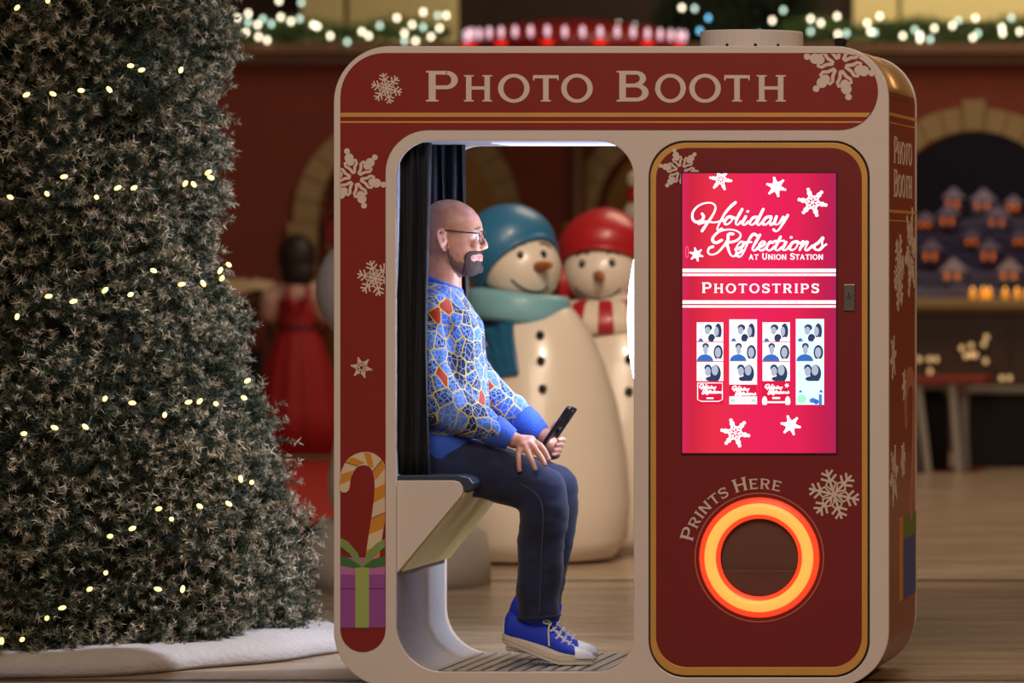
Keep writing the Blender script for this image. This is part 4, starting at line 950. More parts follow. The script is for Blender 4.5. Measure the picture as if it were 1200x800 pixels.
# head: stacked sections (py, back px, front px, half width m)
HS = [(233.6, 522, 529, .012), (235, 514, 537, .034), (238.5, 507, 545, .051), (244.5, 500.5, 554, .064), (253, 496, 561, .0725), (261, 493.5, 564.6, .0765), (268.5, 492.5, 566, .0775), (273, 492.4, 565.4, .0775), (278, 492.6, 563.2, .0765), (284, 493.5, 562.6, .0755), (290, 495, 563, .073), (296, 498, 563.6, .0705), (302, 502, 563.8, .068), (308, 508, 563.2, .065), (313, 517, 563, .060), (317.5, 527, 561.5, .052), (321, 537, 558, .038), (323, 544, 553, .02)]
rs = []
for py, xb, xf_, hw in HS:
    cx_, rx = (xb + xf_)/2, (xf_ - xb)/2; row = []
    for j in range(40):
        t = 2*PI*j/40; c_, s_ = math.cos(t), math.sin(t)
        e_ = 0.86 if c_ > 0 else 0.95            # fuller, flatter face in front
        sx = math.copysign(abs(c_)**e_, c_); sy = math.copysign(abs(s_)**(0.98 if c_ < 0 else 1.12), s_)
        row.append(h(cx_ + rx*sx, py, hw*sy))
    rs.append(row)
mb.rings(rs)
# neck
rs = []
for py, cx_, rx, hw in ((296, 520, 23, .058), (310, 519, 24, .060), (325, 516, 25, .062), (340, 512, 29, .07), (354, 510, 34, .09)):
    rs.append([h(cx_ + rx*math.cos(2*PI*j/28), py - 5*math.cos(2*PI*j/28), hw*math.sin(2*PI*j/28)) for j in range(28)])
mb.rings(rs)
# nose, brow, lips, cheek bones
mb.tube([h(562.5, 273), h(565.0, 279), h(567.8, 285), h(569.0, 288.5)], [.006, .0078, .0095, .0095], 12)
mb.ell(h(567.6, 289), (.0125, .0125, .0098), 14, 10)
for s in (-1, 1):
    mb.ell(h(564.2, 291, s*.0115), (.0115, .0085, .0082), 12, 8)
    mb.tube([h(563.5, 270, s*.008), h(563.8, 268.2, s*.022), h(560, 269.5, s*.042)], [.0065, .0075, .006], 10)
    mb.ell(h(556, 287, s*.042), (.018, .018, .016), 14, 10)
mb.tube([h(560, 300.6, -.022), h(563.9, 299.8, -.008), h(564.4, 300.2, 0), h(563.9, 299.8, .008), h(560, 300.6, .022)], [.002, .0052, .005, .0052, .002], 10)
mb.tube([h(560, 303.6, -.02), h(563.6, 304.6, -.008), h(563.8, 304.8, .008), h(560, 303.6, .02)], [.002, .0062, .0062, .002], 10)
mb.ell(h(560.5, 315, 0), (.014, .02, .014), 14, 10)
# ears
for s in (-1, 1):
    b0 = s*.079
    helix = [(521.5, 283), (518, 278), (513.8, 273.5), (513.2, 269.8), (516.2, 268), (520.2, 269.5), (522.2, 273)]
    helix = [(521.5, 273.5), (519, 269.6), (515.2, 268.8), (512.6, 272), (512.4, 277.5), (514.2, 283.5), (516.6, 289), (519.2, 293.2), (521.8, 292.6), (522.6, 288.5)]
    out_ = [0, .008, .013, .017, .018, .016, .013, .009, .005, .001]
    mb.tube(catmull([h(x, y, b0 + s*o_) for (x, y), o_ in zip(helix, out_)], 3), .0052, 8)
    mb.ell(h(517.6, 281, b0 + s*.002), (.0135, .009, .026), 14, 10)
    mb.tube([h(516.0, 274.5, b0 + s*.011), h(516.2, 281, b0 + s*.012), h(518.8, 286.5, b0 + s*.009)], .0036, 8)
    mb.ell(h(521.2, 281.5, b0 + s*.006), (.004, .006, .006), 10, 8)
# torso and limbs under the clothes
rs = []
TOR = [(556, 517, 40, .15), (520, 517, 42, .15), (480, 519, 44, .15), (440, 521, 45, .155), (400, 521, 45, .165), (372, 519, 40, .165), (354, 514, 33, .12), (342, 512, 26, .07)]
for py, cx_, rx, hw in TOR: rs.append([h(cx_ + rx*math.cos(2*PI*j/28), py, hw*math.sin(2*PI*j/28)) for j in range(28)])
mb.rings(rs)
RA = [((507, 376, -.125), .050), ((504, 420, -.16), .044), ((508, 468, -.168), .040), ((560, 494, -.158), .034), ((596, 513, -.145), .026), ((603, 516, -.14), .026)]
LA = [((517, 378, .125), .050), ((537, 418, .155), .044), ((557, 450, .158), .040), ((600, 482, .14), .034), ((634, 508, .125), .026), ((640, 513, .122), .026)]
for A in (RA, LA): limb(mb, [(h(*p), r_) for p, r_ in A], 18)
RL = [((512, 545, -.09), .075), ((560, 550, -.105), .072), ((636, 574, -.11), .060), ((637, 620, -.108), .056), ((633, 680, -.105), .045), ((631, 722, -.102), .034), ((628, 745, -.10), .026)]
LL = [((512, 545, .09), .075), ((570, 550, .105), .072), ((648, 573, .11), .060), ((646, 620, .108), .055), ((638, 690, .105), .044), ((632, 724, .10), .034), ((630, 748, .10), .026)]
for A in (RL, LL): limb(mb, [(h(*p), r_) for p, r_ in A], 18)
limb(mb, [(h(628, 750, -.10), .026), (h(660, 766, -.10), .028), (h(682, 769, -.10), .022)], 14)
limb(mb, [(h(630, 752, .10), .026), (h(660, 759, .10), .028), (h(682, 760, .10), .022)], 14)
# right hand, palm down on the thigh, fingers spread
def finger(pts, rads, n=12): limb(mb, [(h(*p), r_) for p, r_ in zip(pts, rads)], n)
palm = [((602, 515, -.140), .022), ((609, 517, -.146), .021), ((612, 521, -.160), .0165), ((618, 518, -.142), .0175), ((622, 516.5, -.124), .0165), ((611, 518, -.148), .02)]
limb(mb, [(h(*p), r_) for p, r_ in palm], 14)
limb(mb, [(h(608, 516, -.135), .020), (h(622, 515.5, -.112), .0165)], 14)
finger([(609, 523, -.163), (607.5, 533, -.181), (608, 543, -.192), (608.6, 551, -.198)], [.0115, .0095, .0088, .0078])         # little finger
finger([(614, 522, -.155), (619, 531, -.178), (624, 541, -.192), (627.5, 549, -.198)], [.012, .0102, .0094, .0082])            # ring
finger([(619, 518, -.140), (627, 526, -.166), (634, 536, -.182), (638.5, 544, -.190)], [.0125, .0106, .0097, .0085])           # middle
finger([(623, 516, -.120), (633, 522, -.140), (639.5, 531, -.153), (643, 538.5, -.160)], [.0125, .0106, .0096, .0084])         # index
finger([(612, 516, -.118), (622, 517, -.092), (632, 522, -.082), (638, 527, -.078)], [.0135, .0118, .0108, .0092])             # thumb
# left hand closed round the phone
limb(mb, [(h(640, 513, .122), .024), (h(645, 518, .125), .022), (h(650, 523, .128), .021), (h(651, 529, .128), .017)], 14)
limb(mb, [(h(643, 519, .108), .018), (h(649, 527, .108), .017)], 12)
PHC = (655.5, 499)
for i, (yy, ) in enumerate(((516.5,), (522.5,), (528.5,), (534,))):
    x0 = 653 - i*2.2
    finger([(x0-3, yy+2, .150), (x0+5, yy+1.2, .148), (x0+8, yy-1, .128), (x0+6.0, yy-2.5, .098), (x0+1.5, yy-1.5, .084)], [.0095, .0084, .0080, .0077, .0070])
finger([(643, 514, .118), (645.5, 507, .128), (649, 500, .136), (652, 494.5, .140)], [.013, .0112, .0100, .0086])                    # thumb along the near edge
body = mb.build('body', M_skin, man); fuse(body, .0038, 4, .45)
# ---- fingernails are too small to see; eyes, beard and scalp stubble sit on the face
def patch(name, test, offs, material, parent, jitter=0.0):
    me = body.data; bm = bmesh.new(); bm.from_mesh(me); o_ = ORG[man]
    dele = [f for f in bm.faces if not test(f.calc_center_median() + o_)]
    bmesh.ops.delete(bm, geom=dele, context='FACES'); bm.normal_update()
    nrm = {v: v.normal.copy() for v in bm.verts}
    for v in bm.verts:
        ed = any(e.is_boundary for e in v.link_edges)
        v.co += nrm[v] * ((offs if not ed else -offs*.5) + jitter*noise.noise(v.co*260))
    m2 = bpy.data.meshes.new(name); bm.to_mesh(m2); bm.free(); m2.materials.append(material)
    m2.polygons.foreach_set('use_smooth', [True]*len(m2.polygons))
    ob = bpy.data.objects.new(name, m2); COL.objects.link(ob); ob.parent = parent; ORG[ob] = o_
    return ob
def topx(p): k_ = (p.y + D)/F; return XV + (p.x - CX)/k_, YV - (p.z - CZ)/k_
def inpoly(x, y, poly):
    c = False; j = len(poly)-1
    for i in range(len(poly)):
        if (poly[i][1] > y) != (poly[j][1] > y) and x < (poly[j][0]-poly[i][0])*(y-poly[i][1])/(poly[j][1]-poly[i][1]) + poly[i][0]: c = not c
        j = i
    return c
def mid(p):                                     # project along depth onto his mid-plane
    x, z = p.x, p.z; k_ = (HY + D)/F; return XV + (x - CX)/k_, YV - (z - CZ)/k_
JAW = [(529, 286), (531.5, 284), (533, 296), (540, 305.5), (547.5, 306), (549.5, 298), (553.5, 294), (560, 294.2), (568, 294.8), (568, 298.8), (560, 298.6), (556.5, 300.5), (556.5, 304.5), (560, 308), (568, 307), (568, 326), (540, 326), (533, 314), (529, 300)]
def bt(p):
    x, y = mid(p); w_ = 1.2*noise.noise(p*90); return inpoly(x + w_, y + w_, JAW)
patch('jaw_stubble', bt, .0009, mat('stubble_brown', '#7a5a50', .8, var=.35, vscale=220, bump=.6, bscale=500), man, .0008)
GOAT = [(549, 300), (551.5, 295.5), (556, 293.4), (562, 293.0), (568, 293.6), (568, 297.6), (562, 298.4), (558.5, 298.6), (556.2, 300.5), (556.2, 303.2), (558.5, 305.3), (568, 305.2), (568, 326), (544, 326), (545.5, 315), (549, 308)]
def gt(p):
    x, y = mid(p); w_ = .4*noise.noise(p*140); return inpoly(x + w_, y + w_, GOAT)
LIPS = [(557.5, 299.6), (568, 298.8), (568, 305), (560, 305), (557.5, 302.8)]
patch('lips', lambda p: inpoly(*mid(p), LIPS), .0006, mat('lip_pink', '#b4685e', .35), man)
patch('goatee', gt, .0024, mat('beard_dark', '#4a3a36', .8, var=.45, vscale=160, bump=.8, bscale=400), man, .0010)
SCALP = [(488, 300), (488, 240), (512, 236), (534, 239), (543, 249), (541, 259), (533, 264), (531, 284), (526.5, 286), (524, 268), (512, 266), (510, 290), (506, 304)]

for s in (-1, 1):
    m_ = MB(); m_.ell(h(558.9, 276.8, s*.031), .0112, 16, 12); ey = m_.build('eye', mat('eye_white', '#e6dcd6', .2), man, smooth=True)
    m_ = MB(); m_.ell(h(562.2, 276.8, s*.031), (.0025, .0058, .0058), 12, 8); m_.build('iris', mat('iris_brown', '#2e2018', .2), ey, smooth=True)
    m_ = MB(); m_.tube(catmull([h(563.6, 267.6, s*.024), h(561.5, 267.0, s*.038), h(556, 268.4, s*.053)], 4), .0024, 8); m_.build('eyebrow', mat('brow_dark', '#7a574a', .8), man, smooth=True)
# ---- glasses
gl = MB()
fr = []
for s in (-1, 1):
    rim = [(567.2, 271.8, .012), (567.2, 284.5, .016), (565.4, 286, .035), (562.2, 284.5, .056), (561.8, 273, .060), (564.5, 271.4, .04)]
    gl.tube(catmull([h(x, y, s*d) for x, y, d in rim], 5, closed=True), .0014, 8, closed=True)
    gl.tube([h(561.8, 273, s*.060), h(558, 273.2, s*.070), h(545, 272, s*.0795), h(525, 269.6, s*.083), h(518.5, 270.5, s*.0845), h(514.5, 276, s*.086)], [.0018, .0026, .0024, .0022, .002, .0018], 8)
gl.tube(catmull([h(567.2, 273.5, -.012), h(568.6, 272.6, 0), h(567.2, 273.5, .012)], 4), .0016, 8)
glasses = gl.build('glasses', mat('dark_frame', '#15161c', .3), man, smooth=True)
M_lens = mat('clear_lens', '#ffffff', .02, trans=1.0, alpha=.35)
for s in (-1, 1):
    m_ = MB(); lp = [(567.0, 272.4, .012), (567.0, 284.2, .016), (565.2, 285.6, .035), (562.2, 284.2, .056), (561.8, 273.4, .060), (564.3, 271.9, .04)]
    m_.add([h(x, y, s*d) for x, y, d in lp], [(0, 1, 2, 3, 4, 5)]); m_.build('lens', M_lens, glasses, recalc=False)

# ---- sweater
def sweater_mat():
    m = bpy.data.materials.new('sweater_map_knit'); m.use_nodes = True; nt = m.node_tree; b = nt.nodes['Principled BSDF']; L = nt.links.new
    tc = nt.nodes.new('ShaderNodeTexCoord'); nz = nt.nodes.new('ShaderNodeTexNoise'); nz.inputs['Scale'].default_value = 9
    L(tc.outputs['Object'], nz.inputs[0])
    ad = nt.nodes.new('ShaderNodeVectorMath'); ad.operation = 'MULTIPLY_ADD'; ad.inputs[1].default_value = (.035, .035, .035)
    L(nz.outputs['Color'], ad.inputs[0]); L(tc.outputs['Object'], ad.inputs[2])
    pj = nt.nodes.new('ShaderNodeSeparateXYZ'); L(ad.outputs[0], pj.inputs[0])
    def madd(a_, b_, k_):
        q = nt.nodes.new('ShaderNodeMath'); q.operation = 'MULTIPLY_ADD'; q.inputs[1].default_value = k_; L(a_, q.inputs[0]); L(b_, q.inputs[2]); return q.outputs[0]
    cb = nt.nodes.new('ShaderNodeCombineXYZ'); L(madd(pj.outputs[1], pj.outputs[0], .9), cb.inputs[0]); L(madd(pj.outputs[1], pj.outputs[2], .3), cb.inputs[1])
    def vor(scale, feat):
        v = nt.nodes.new('ShaderNodeTexVoronoi'); v.voronoi_dimensions = '2D'; v.feature = feat; v.inputs['Scale'].default_value = scale; L(cb.outputs[0], v.inputs['Vector']); return v
    def ramp(src, stops, const=False):
        c = nt.nodes.new('ShaderNodeValToRGB'); e = c.color_ramp.elements
        if const: c.color_ramp.interpolation = 'CONSTANT'
        e[0].position, e[1].position = stops[0][0], stops[-1][0]; e[0].color = (*lin(stops[0][1]), 1); e[1].color = (*lin(stops[-1][1]), 1)
        for p_, c_ in stops[1:-1]: x = e.new(p_); x.color = (*lin(c_), 1)
        L(src, c.inputs[0]); return c
    def mix(f, a, b_):
        x = nt.nodes.new('ShaderNodeMix'); x.data_type = 'RGBA'; L(f, x.inputs[0])
        for s_, i in ((a, 6), (b_, 7)):
            if isinstance(s_, str): x.inputs[i].default_value = (*lin(s_), 1)
            else: L(s_, x.inputs[i])
        return x.outputs[2]
    big = vor(21, 'F1'); sep = nt.nodes.new('ShaderNodeSeparateColor'); L(big.outputs['Color'], sep.inputs[0])
    base = ramp(sep.outputs[0], [(0, '#2c5cd0'), (.18, '#101a4c'), (.48, '#3f74e0'), (.58, '#131f54'), (.80, '#5f84dc'), (.95, '#2c5cd0'), (1, '#2c5cd0')], True)
    mask = ramp(sep.outputs[1], [(0, '#000000'), (.42, '#ffffff'), (1, '#ffffff')], True)
    # little plaid threads inside the darker patches
    mp = nt.nodes.new('ShaderNodeMapping'); mp.inputs['Rotation'].default_value = (.3, .6, .2); L(ad.outputs[0], mp.inputs[0])
    sx = nt.nodes.new('ShaderNodeSeparateXYZ'); L(mp.outputs[0], sx.inputs[0])
    def line(ch, f, th):
        a = nt.nodes.new('ShaderNodeMath'); a.operation = 'MULTIPLY'; a.inputs[1].default_value = f; L(sx.outputs[ch], a.inputs[0])
        s_ = nt.nodes.new('ShaderNodeMath'); s_.operation = 'SINE'; L(a.outputs[0], s_.inputs[0])
        g = nt.nodes.new('ShaderNodeMath'); g.operation = 'GREATER_THAN'; g.inputs[1].default_value = th; L(s_.outputs[0], g.inputs[0]); return g
    l1, l2 = line('X', 560, .55), line('Z', 560, .55)
    mxx = nt.nodes.new('ShaderNodeMath'); mxx.operation = 'MAXIMUM'; L(l1.outputs[0], mxx.inputs[0]); L(l2.outputs[0], mxx.inputs[1])
    mm = nt.nodes.new('ShaderNodeMath'); mm.operation = 'MULTIPLY'; L(mxx.outputs[0], mm.inputs[0]); L(mask.outputs[0], mm.inputs[1])
    c1_ = mix(mm.outputs[0], base.outputs[0], '#4674d4')
    e1 = vor(21, 'DISTANCE_TO_EDGE'); e2 = vor(48, 'DISTANCE_TO_EDGE')
    f2 = ramp(e2.outputs['Distance'], [(0, '#ffffff'), (.045, '#000000'), (1, '#000000')], True)
    c2_ = mix(f2.outputs[0], c1_, '#8fb0ea')
    rd = ramp(sep.outputs[2], [(0, '#000000'), (.90, '#ffffff'), (1, '#ffffff')], True); c2_ = mix(rd.outputs[0], c2_, '#a8301c')
    f1 = ramp(e1.outputs['Distance'], [(0, '#ffffff'), (.04, '#000000'), (1, '#000000')], True)
    c3_ = mix(f1.outputs[0], c2_, '#d3c24a'); L(c3_, b.inputs['Base Color'])
    b.inputs['Roughness'].default_value = .8; b.inputs['Sheen Weight'].default_value = .2
    bp = nt.nodes.new('ShaderNodeBump'); bp.inputs['Strength'].default_value = .3; bp.inputs['Distance'].default_value = .002; L(f1.outputs[0], bp.inputs['Height']); L(bp.outputs[0], b.inputs['Normal'])
    return m
def wrinkle(ob, amt, sc, stretch=(1, 1, 1)):
    me = ob.data; n = len(me.vertices); co = np.empty(n*3); me.vertices.foreach_get('co', co); co = co.reshape(-1, 3)
    no = np.empty(n*3); me.vertices.foreach_get('normal', no); no = no.reshape(-1, 3)
    d = np.array([noise.noise(Vector((c[0]*sc*stretch[0], c[1]*sc*stretch[1], c[2]*sc*stretch[2]))) for c in co]); me.vertices.foreach_set('co', (co + no*(d*amt)[:, None]).ravel()); me.update()
mb = MB(); rs = []
SW = [(528, 518, 45, .165), (505, 519, 49, .175), (480, 521, 51, .178), (450, 522, 51, .178), (420, 521.5, 50.5, .182), (398, 520, 49, .188), (380, 518, 46, .19), (364, 516, 42.5, .185), (352, 514, 36, .155), (343, 512.5, 32, .115), (335, 511, 28, .085)]
for py, cx_, rx, hw in SW: rs.append([h(cx_ + rx*math.cos(2*PI*j/36), py - (6*math.cos(2*PI*j/36) - 4 if py < 350 else 0)*-1*(1 if py < 350 else 0), hw*math.sin(2*PI*j/36)) for j in range(36)])
mb.rings(rs)
limb(mb, [(h(507, 368, -.135), .068), (h(503, 400, -.165), .070), (h(502, 435, -.175), .074), (h(508, 466, -.172), .080), (h(532, 480, -.165), .072), (h(560, 494, -.158), .060), (h(577, 503, -.15), .050)], 22)
limb(mb, [(h(520, 372, .135), .068), (h(540, 410, .16), .068), (h(560, 448, .16), .066), (h(585, 470, .148), .060), (h(604, 486, .138), .053), (h(612, 491, .134), .047)], 22)
sw = mb.build('sweater', sweater_mat(), man); fuse(sw, .0065, 8); wrinkle(sw, .012, 9, (1, .6, 1.3)); wrinkle(sw, .005, 24, (1.4, .8, .7))
M_rib = mat('blue_ribbed_knit', '#2f5fd6', .8, var=.1, bump=.4, bscale=200, sheen=.2)
def cuff(pts, rads, name='cuff'):
    m_ = MB(); P_ = [h(*p) for p in pts]; m_.tube(catmull(P_, 3), list(np.interp(np.linspace(0, 1, (len(pts)-1)*3+1), np.linspace(0, 1, len(rads)), rads)), 28); return m_.build(name, M_rib, man, smooth=True)
cuff([(577, 503, -.15), (584, 506.5, -.147), (592, 511, -.143), (599, 515, -.14)], [.050, .048, .041, .035])
cuff([(610, 490, .134), (620, 498, .130), (629, 505, .126), (634, 509, .124)], [.051, .049, .041, .034])
# waistband and collar
m_ = MB(); m_.rings([[h(cx_ + rx*math.cos(2*PI*j/36), py + 3*math.cos(2*PI*j/36), hw*math.sin(2*PI*j/36)) for j in range(36)] for py, cx_, rx, hw in ((548, 516, 40, .168), (543, 517, 46, .176), (528, 518, 49.5, .181), (514, 519, 50.5, .181), (508, 519, 46, .17))]); wbnd = m_.build('waistband', M_rib, man, smooth=True)
m_ = MB(); cc = [h(514 + 25.5*math.cos(2*PI*j/32), 331 + 10.5*math.cos(2*PI*j/32), .076*math.sin(2*PI*j/32)) for j in range(32)]; m_.tube(cc, .0105, 10, closed=True); m_.build('collar', M_rib, man, smooth=True)

# ---- jeans
def jeans_mat():
    m = bpy.data.materials.new('dark_denim'); m.use_nodes = True; nt = m.node_tree; b = nt.nodes['Principled BSDF']; L = nt.links.new
    tc = nt.nodes.new('ShaderNodeTexCoord'); n = nt.nodes.new('ShaderNodeTexNoise'); n.inputs['Scale'].default_value = 6; n.inputs['Detail'].default_value = 5; L(tc.outputs['Object'], n.inputs[0])
    cr = nt.nodes.new('ShaderNodeValToRGB'); e = cr.color_ramp.elements; e[0].position = .35; e[0].color = (*lin('#0b0f20'), 1); e[1].position = .7; e[1].color = (*lin('#1b2a56'), 1)
    L(n.outputs['Fac'], cr.inputs[0]); L(cr.outputs[0], b.inputs['Base Color']); b.inputs['Roughness'].default_value = .85; b.inputs['Sheen Weight'].default_value = .15
    n2 = nt.nodes.new('ShaderNodeTexNoise'); n2.inputs['Scale'].default_value = 500; L(tc.outputs['Object'], n2.inputs[0])
    bp = nt.nodes.new('ShaderNodeBump'); bp.inputs['Strength'].default_value = .25; bp.inputs['Distance'].default_value = .002; L(n2.outputs['Fac'], bp.inputs['Height']); L(bp.outputs[0], b.inputs['Normal'])
    return m
M_jean = jeans_mat()
mb = MB()
limb(mb, [(h(512, 540, -.09), .088), (h(545, 545, -.10), .090), (h(580, 555, -.108), .085), (h(612, 566, -.11), .082), (h(636, 575, -.11), .0775), (h(637, 592, -.11), .0775), (h(635.5, 615, -.108), .0775), (h(634, 650, -.106), .073), (h(632, 690, -.104), .068), (h(631, 720, -.103), .0665)], 26)
limb(mb, [(h(512, 540, .09), .088), (h(550, 545, .10), .090), (h(590, 555, .108), .084), (h(625, 564, .11), .080), (h(650.5, 573, .11), .0765), (h(650, 592, .11), .075), (h(646, 620, .108), .073), (h(641, 660, .106), .067), (h(636, 694, .104), .064), (h(633, 718, .103), .063)], 26)
mb.ell(h(513, 540, 0), (.105, .175, .082), 28, 18)
# cut the rounded ends flat at the hems
jn = mb.build('jeans', M_jean, man); fuse(jn, .0065, 6); wrinkle(jn, .008, 10, (1, 1, 1)); wrinkle(jn, .0035, 26, (.7, .7, 1.5))
bm = bmesh.new(); bm.from_mesh(jn.data); o_ = ORG[man]
g_ = bm.verts[:] + bm.edges[:] + bm.faces[:]; bmesh.ops.bisect_plane(bm, geom=g_, plane_co=h(631, 723, 0) - o_, plane_no=(.06, 0, -1), clear_outer=True)
bm.to_mesh(jn.data); bm.free(); jn.data.polygons.foreach_set('use_smooth', [True]*len(jn.data.polygons))
for (cx_, dy, rad) in ((631, -.103, .0672), (633, .103, .0635)):
    m_ = MB(); cc = [h(cx_, 722, dy) + Vector((rad*math.cos(2*PI*j/36), rad*math.sin(2*PI*j/36), .004*math.cos(2*PI*j/36))) for j in range(36)]; m_.tube(cc, .0042, 8, closed=True); m_.build('jeans_hem', M_jean, jn, smooth=True)
m_ = MB(); sm = [h(x, y, -.11 - r_*1.0) for x, y, r_ in ((600, 562, .080), (628, 578, .079), (636, 600, .0785), (635, 640, .0745), (633, 690, .070), (632, 720, .068))]; m_.tube(catmull(sm, 5), .0022, 6); m_.build('side_seam', mat('denim_seam', '#3a3f58', .8), jn, smooth=True)

# ---- high-top canvas shoes (profile px around the ankle, then shifted)
M_can = mat('royal_blue_canvas', '#1637c8', .7, var=.08, bump=.2, bscale=300); M_rub = mat('cream_rubber', '#cfc5b4', .5); M_toe = mat('white_rubber_toe', '#d9dee8', .4); M_lace = mat('white_lace', '#dcd9d4', .8)
def shoe(dy, heel_lift, dxx, dyy):
    def s(x, y, d=0.0):
        # lift: rotate the heel part up about the ball of the foot
        bx = 652.0
        if x < bx: y = y - heel_lift*(bx - x)
        return h(x + dxx, y + dyy, dy + d)
    # upper: sections along the foot (x, top y, bottom y, half width)
    up = [(590.5, 756, 770, .020), (593, 744, 771, .030), (598, 737, 772, .034), (606, 733, 772, .036), (618, 731, 772, .037), (630, 730, 772, .038), (642, 733, 772, .040), (650, 741, 772, .042), (658, 748, 772, .044), (668, 755, 772, .045), (678, 761, 772, .044), (688, 765, 772, .037), (693.5, 768, 772, .024)]
    m_ = MB(); rs = []
    for x, yt, yb, hw in up:
        row = []
        for j in range(20):
            t = 2*PI*j/20; c_, s_ = math.cos(t), math.sin(t)
            yy = (yt + yb)/2 - (yb - yt)/2*math.copysign(abs(s_)**.75, s_); row.append(s(x, yy, hw*math.copysign(abs(c_)**.8, c_)*(1 if s_ < 0 else (1 - .30*s_))))
        rs.append(row)
    m_.rings(rs); root = m_.build('shoe', M_can, man)
    m2 = MB(); rs = []
    for py, cx_, rx, hw in ((744, 622, 27, .036), (728, 626, 26.5, .038), (716, 630, 25, .040)):
        rs.append([s(cx_ + rx*math.cos(2*PI*j/24), py, hw*math.sin(2*PI*j/24)) for j in range(24)])
    m2.rings(rs, cap=True); m2.build('ankle_collar', M_can, root, smooth=True)
    md = root.modifiers.new('sub', 'SUBSURF'); md.levels = 2; md.render_levels = 2; bake(root)
    # sole: rubber foxing with a dark pinstripe
    def outline(f):
        n = 44; pts = []
        for j in range(n):
            t = 2*PI*j/n; c_ = math.cos(t); x = 642.5 + 54.0*f*math.copysign(abs(c_)**.75, c_); hw = (.044 + .006*c_)*f*abs(math.sin(t))**.72*math.copysign(1, math.sin(t)); pts.append((x, hw))
        return pts
    def band(y0, y1, f, name, material, par):
        mm_ = MB(); o1 = outline(f); mm_.rings([[s(x, y_, d) for x, d in (o1 if k_ else [(642.5 + (x-642.5)*.985, d*.97) for x, d in o1])] for y_, k_ in ((y1, 0), (y1-1, 1), (y0, 1))]); return mm_.build(name, material, par)
    sole = band(768.5, 779.5, 1.0, 'sole', M_rub, root); band(775.0, 776.2, 1.006, 'sole_stripe', mat('dark_pinstripe', '#2c2a2e', .6), root)
    # toe cap
    m3 = MB(); rs = []
    for x, yt, hw in ((673, 756.5, .0480), (680, 759.0, .0475), (687, 761.5, .0435), (692.5, 764, .034), (695.5, 767, .021), (696.5, 770, .008)):
        rs.append([s(x + (2.5*(abs(math.cos(PI*j/16)) - .6) if x < 676 else 0), 772 - (772 - yt)*abs(math.sin(PI*j/16))**.75, hw*math.copysign(abs(math.cos(PI*j/16))**.8, math.cos(PI*j/16))) for j in range(17)])
    m3.rings(rs, cap=False, close=False); m3.build('toe_cap', M_toe, root, smooth=True)
    # tongue and laces
    m4 = MB(); m4.rings([[s(x, y, d) for d in (-.016, -.006, .006, .016)] + [s(x-2, y+3, d) for d in (.016, -.016)] for x, y in ((640, 722), (650, 738), (661, 748), (672, 756))]); m4.build('tongue', M_lace, root, smooth=True)
    for i, (x, y) in enumerate(((645, 731), (650, 738), (656, 744.5), (662, 749.5), (668, 754))):
        m5 = MB(); m5.tube(catmull([s(x-4.5, y+5, -.034), s(x, y-1, -.016), s(x+1.5, y-2, 0), s(x, y-1, .016), s(x-4.5, y+5, .034)], 4), .0030, 8); m5.build('lace', M_lace, root, smooth=True)
        m5 = MB(); m5.tube(catmull([s(x-5.5, y+4, -.034), s(x+2, y+1.5, -.010), s(x+4, y+3, .012), s(x, y+8, .032)], 4), .0028, 8); m5.build('lace', M_lace, root, smooth=True)
    m6 = MB(); m6.tube(catmull([s(646, 733, -.022), s(643, 740, -.038), s(643, 752, -.044), s(643.5, 761, -.047)], 5), .0030, 8); m6.build('lace_end', M_lace, root, smooth=True)
    m6 = MB(); m6.tube(catmull([s(646, 733, -.022), s(640, 731, -.040), s(637, 736, -.043), s(646, 735, -.024)], 5), .0028, 8); m6.build('lace_end', M_lace, root, smooth=True)
    m7 = MB(); m7.obox(s(591.5, 758, 0), (.002, 0, 0), (0, .010, 0), (0, 0, .012)); m7.build('heel_tab', M_toe, root)
    # ankle seam
    return root
shoe(-.105, .42, 0, -0.5)
shoe(.105, .16, 4, -7.5)

# ---- phone in the left hand
c0 = h(656, 499, .118); ax = (h(671, 477, .118) - h(641, 521, .118)); L_ = ax.length; u = ax.normalized(); wv = Vector((0.30, 1, 0.12)); wv = (wv - u*wv.dot(u)).normalized(); tv = u.cross(wv)
ph = empty('smartphone', c0 - u*L_/2, 'black smartphone in dark case held over the knee', 'phone')
def rbox(mb, c, hu, hw, ht, r_, n=5):
    out = []
    for (sx, sy, a0) in ((1, 1, 0), (-1, 1, 90), (-1, -1, 180), (1, -1, 270)):
        for i in range(n+1):
            a = math.radians(a0 + 90*i/n); out.append(((hu - r_)*sx + r_*math.cos(a), (hw - r_)*sy + r_*math.sin(a)))
    mb.rings([[c + u*(a*f) + wv*(b*f) + tv*t_ for a, b in out] for f, t_ in ((.985, -ht), (1, -ht*.6), (1, ht*.6), (.985, ht))])
m_ = MB(); rbox(m_, c0, L_/2, .037, .0058, .010); case = m_.build('case', mat('black_case', '#101014', .35), ph)
m_ = MB(); rbox(m_, c0 + tv*.0060, L_/2-.004, .033, .0005, .007); m_.build('display', mat('black_glass', '#08080c', .08), ph)
m_ = MB(); rbox(m_, c0 - tv*.0068 + u*L_*.33 + wv*.012, .017, .014, .0014, .005); m_.build('camera_bump', mat('camera_black', '#1c1c20', .25), ph)
m_ = MB(); m_.tube([c0 + u*.02 - wv*.0375, c0 + u*.035 - wv*.0375], .0018, 8); m_.build('side_button', mat('grey_button', '#3c3c42', .3), ph)
m_ = MB(); m_.tube([c0 - tv*.006 - u*.012, c0 - tv*.012 - u*.012], .012, 16); m_.build('grip_ring', mat('grip_dark', '#1a1a1e', .4), ph)
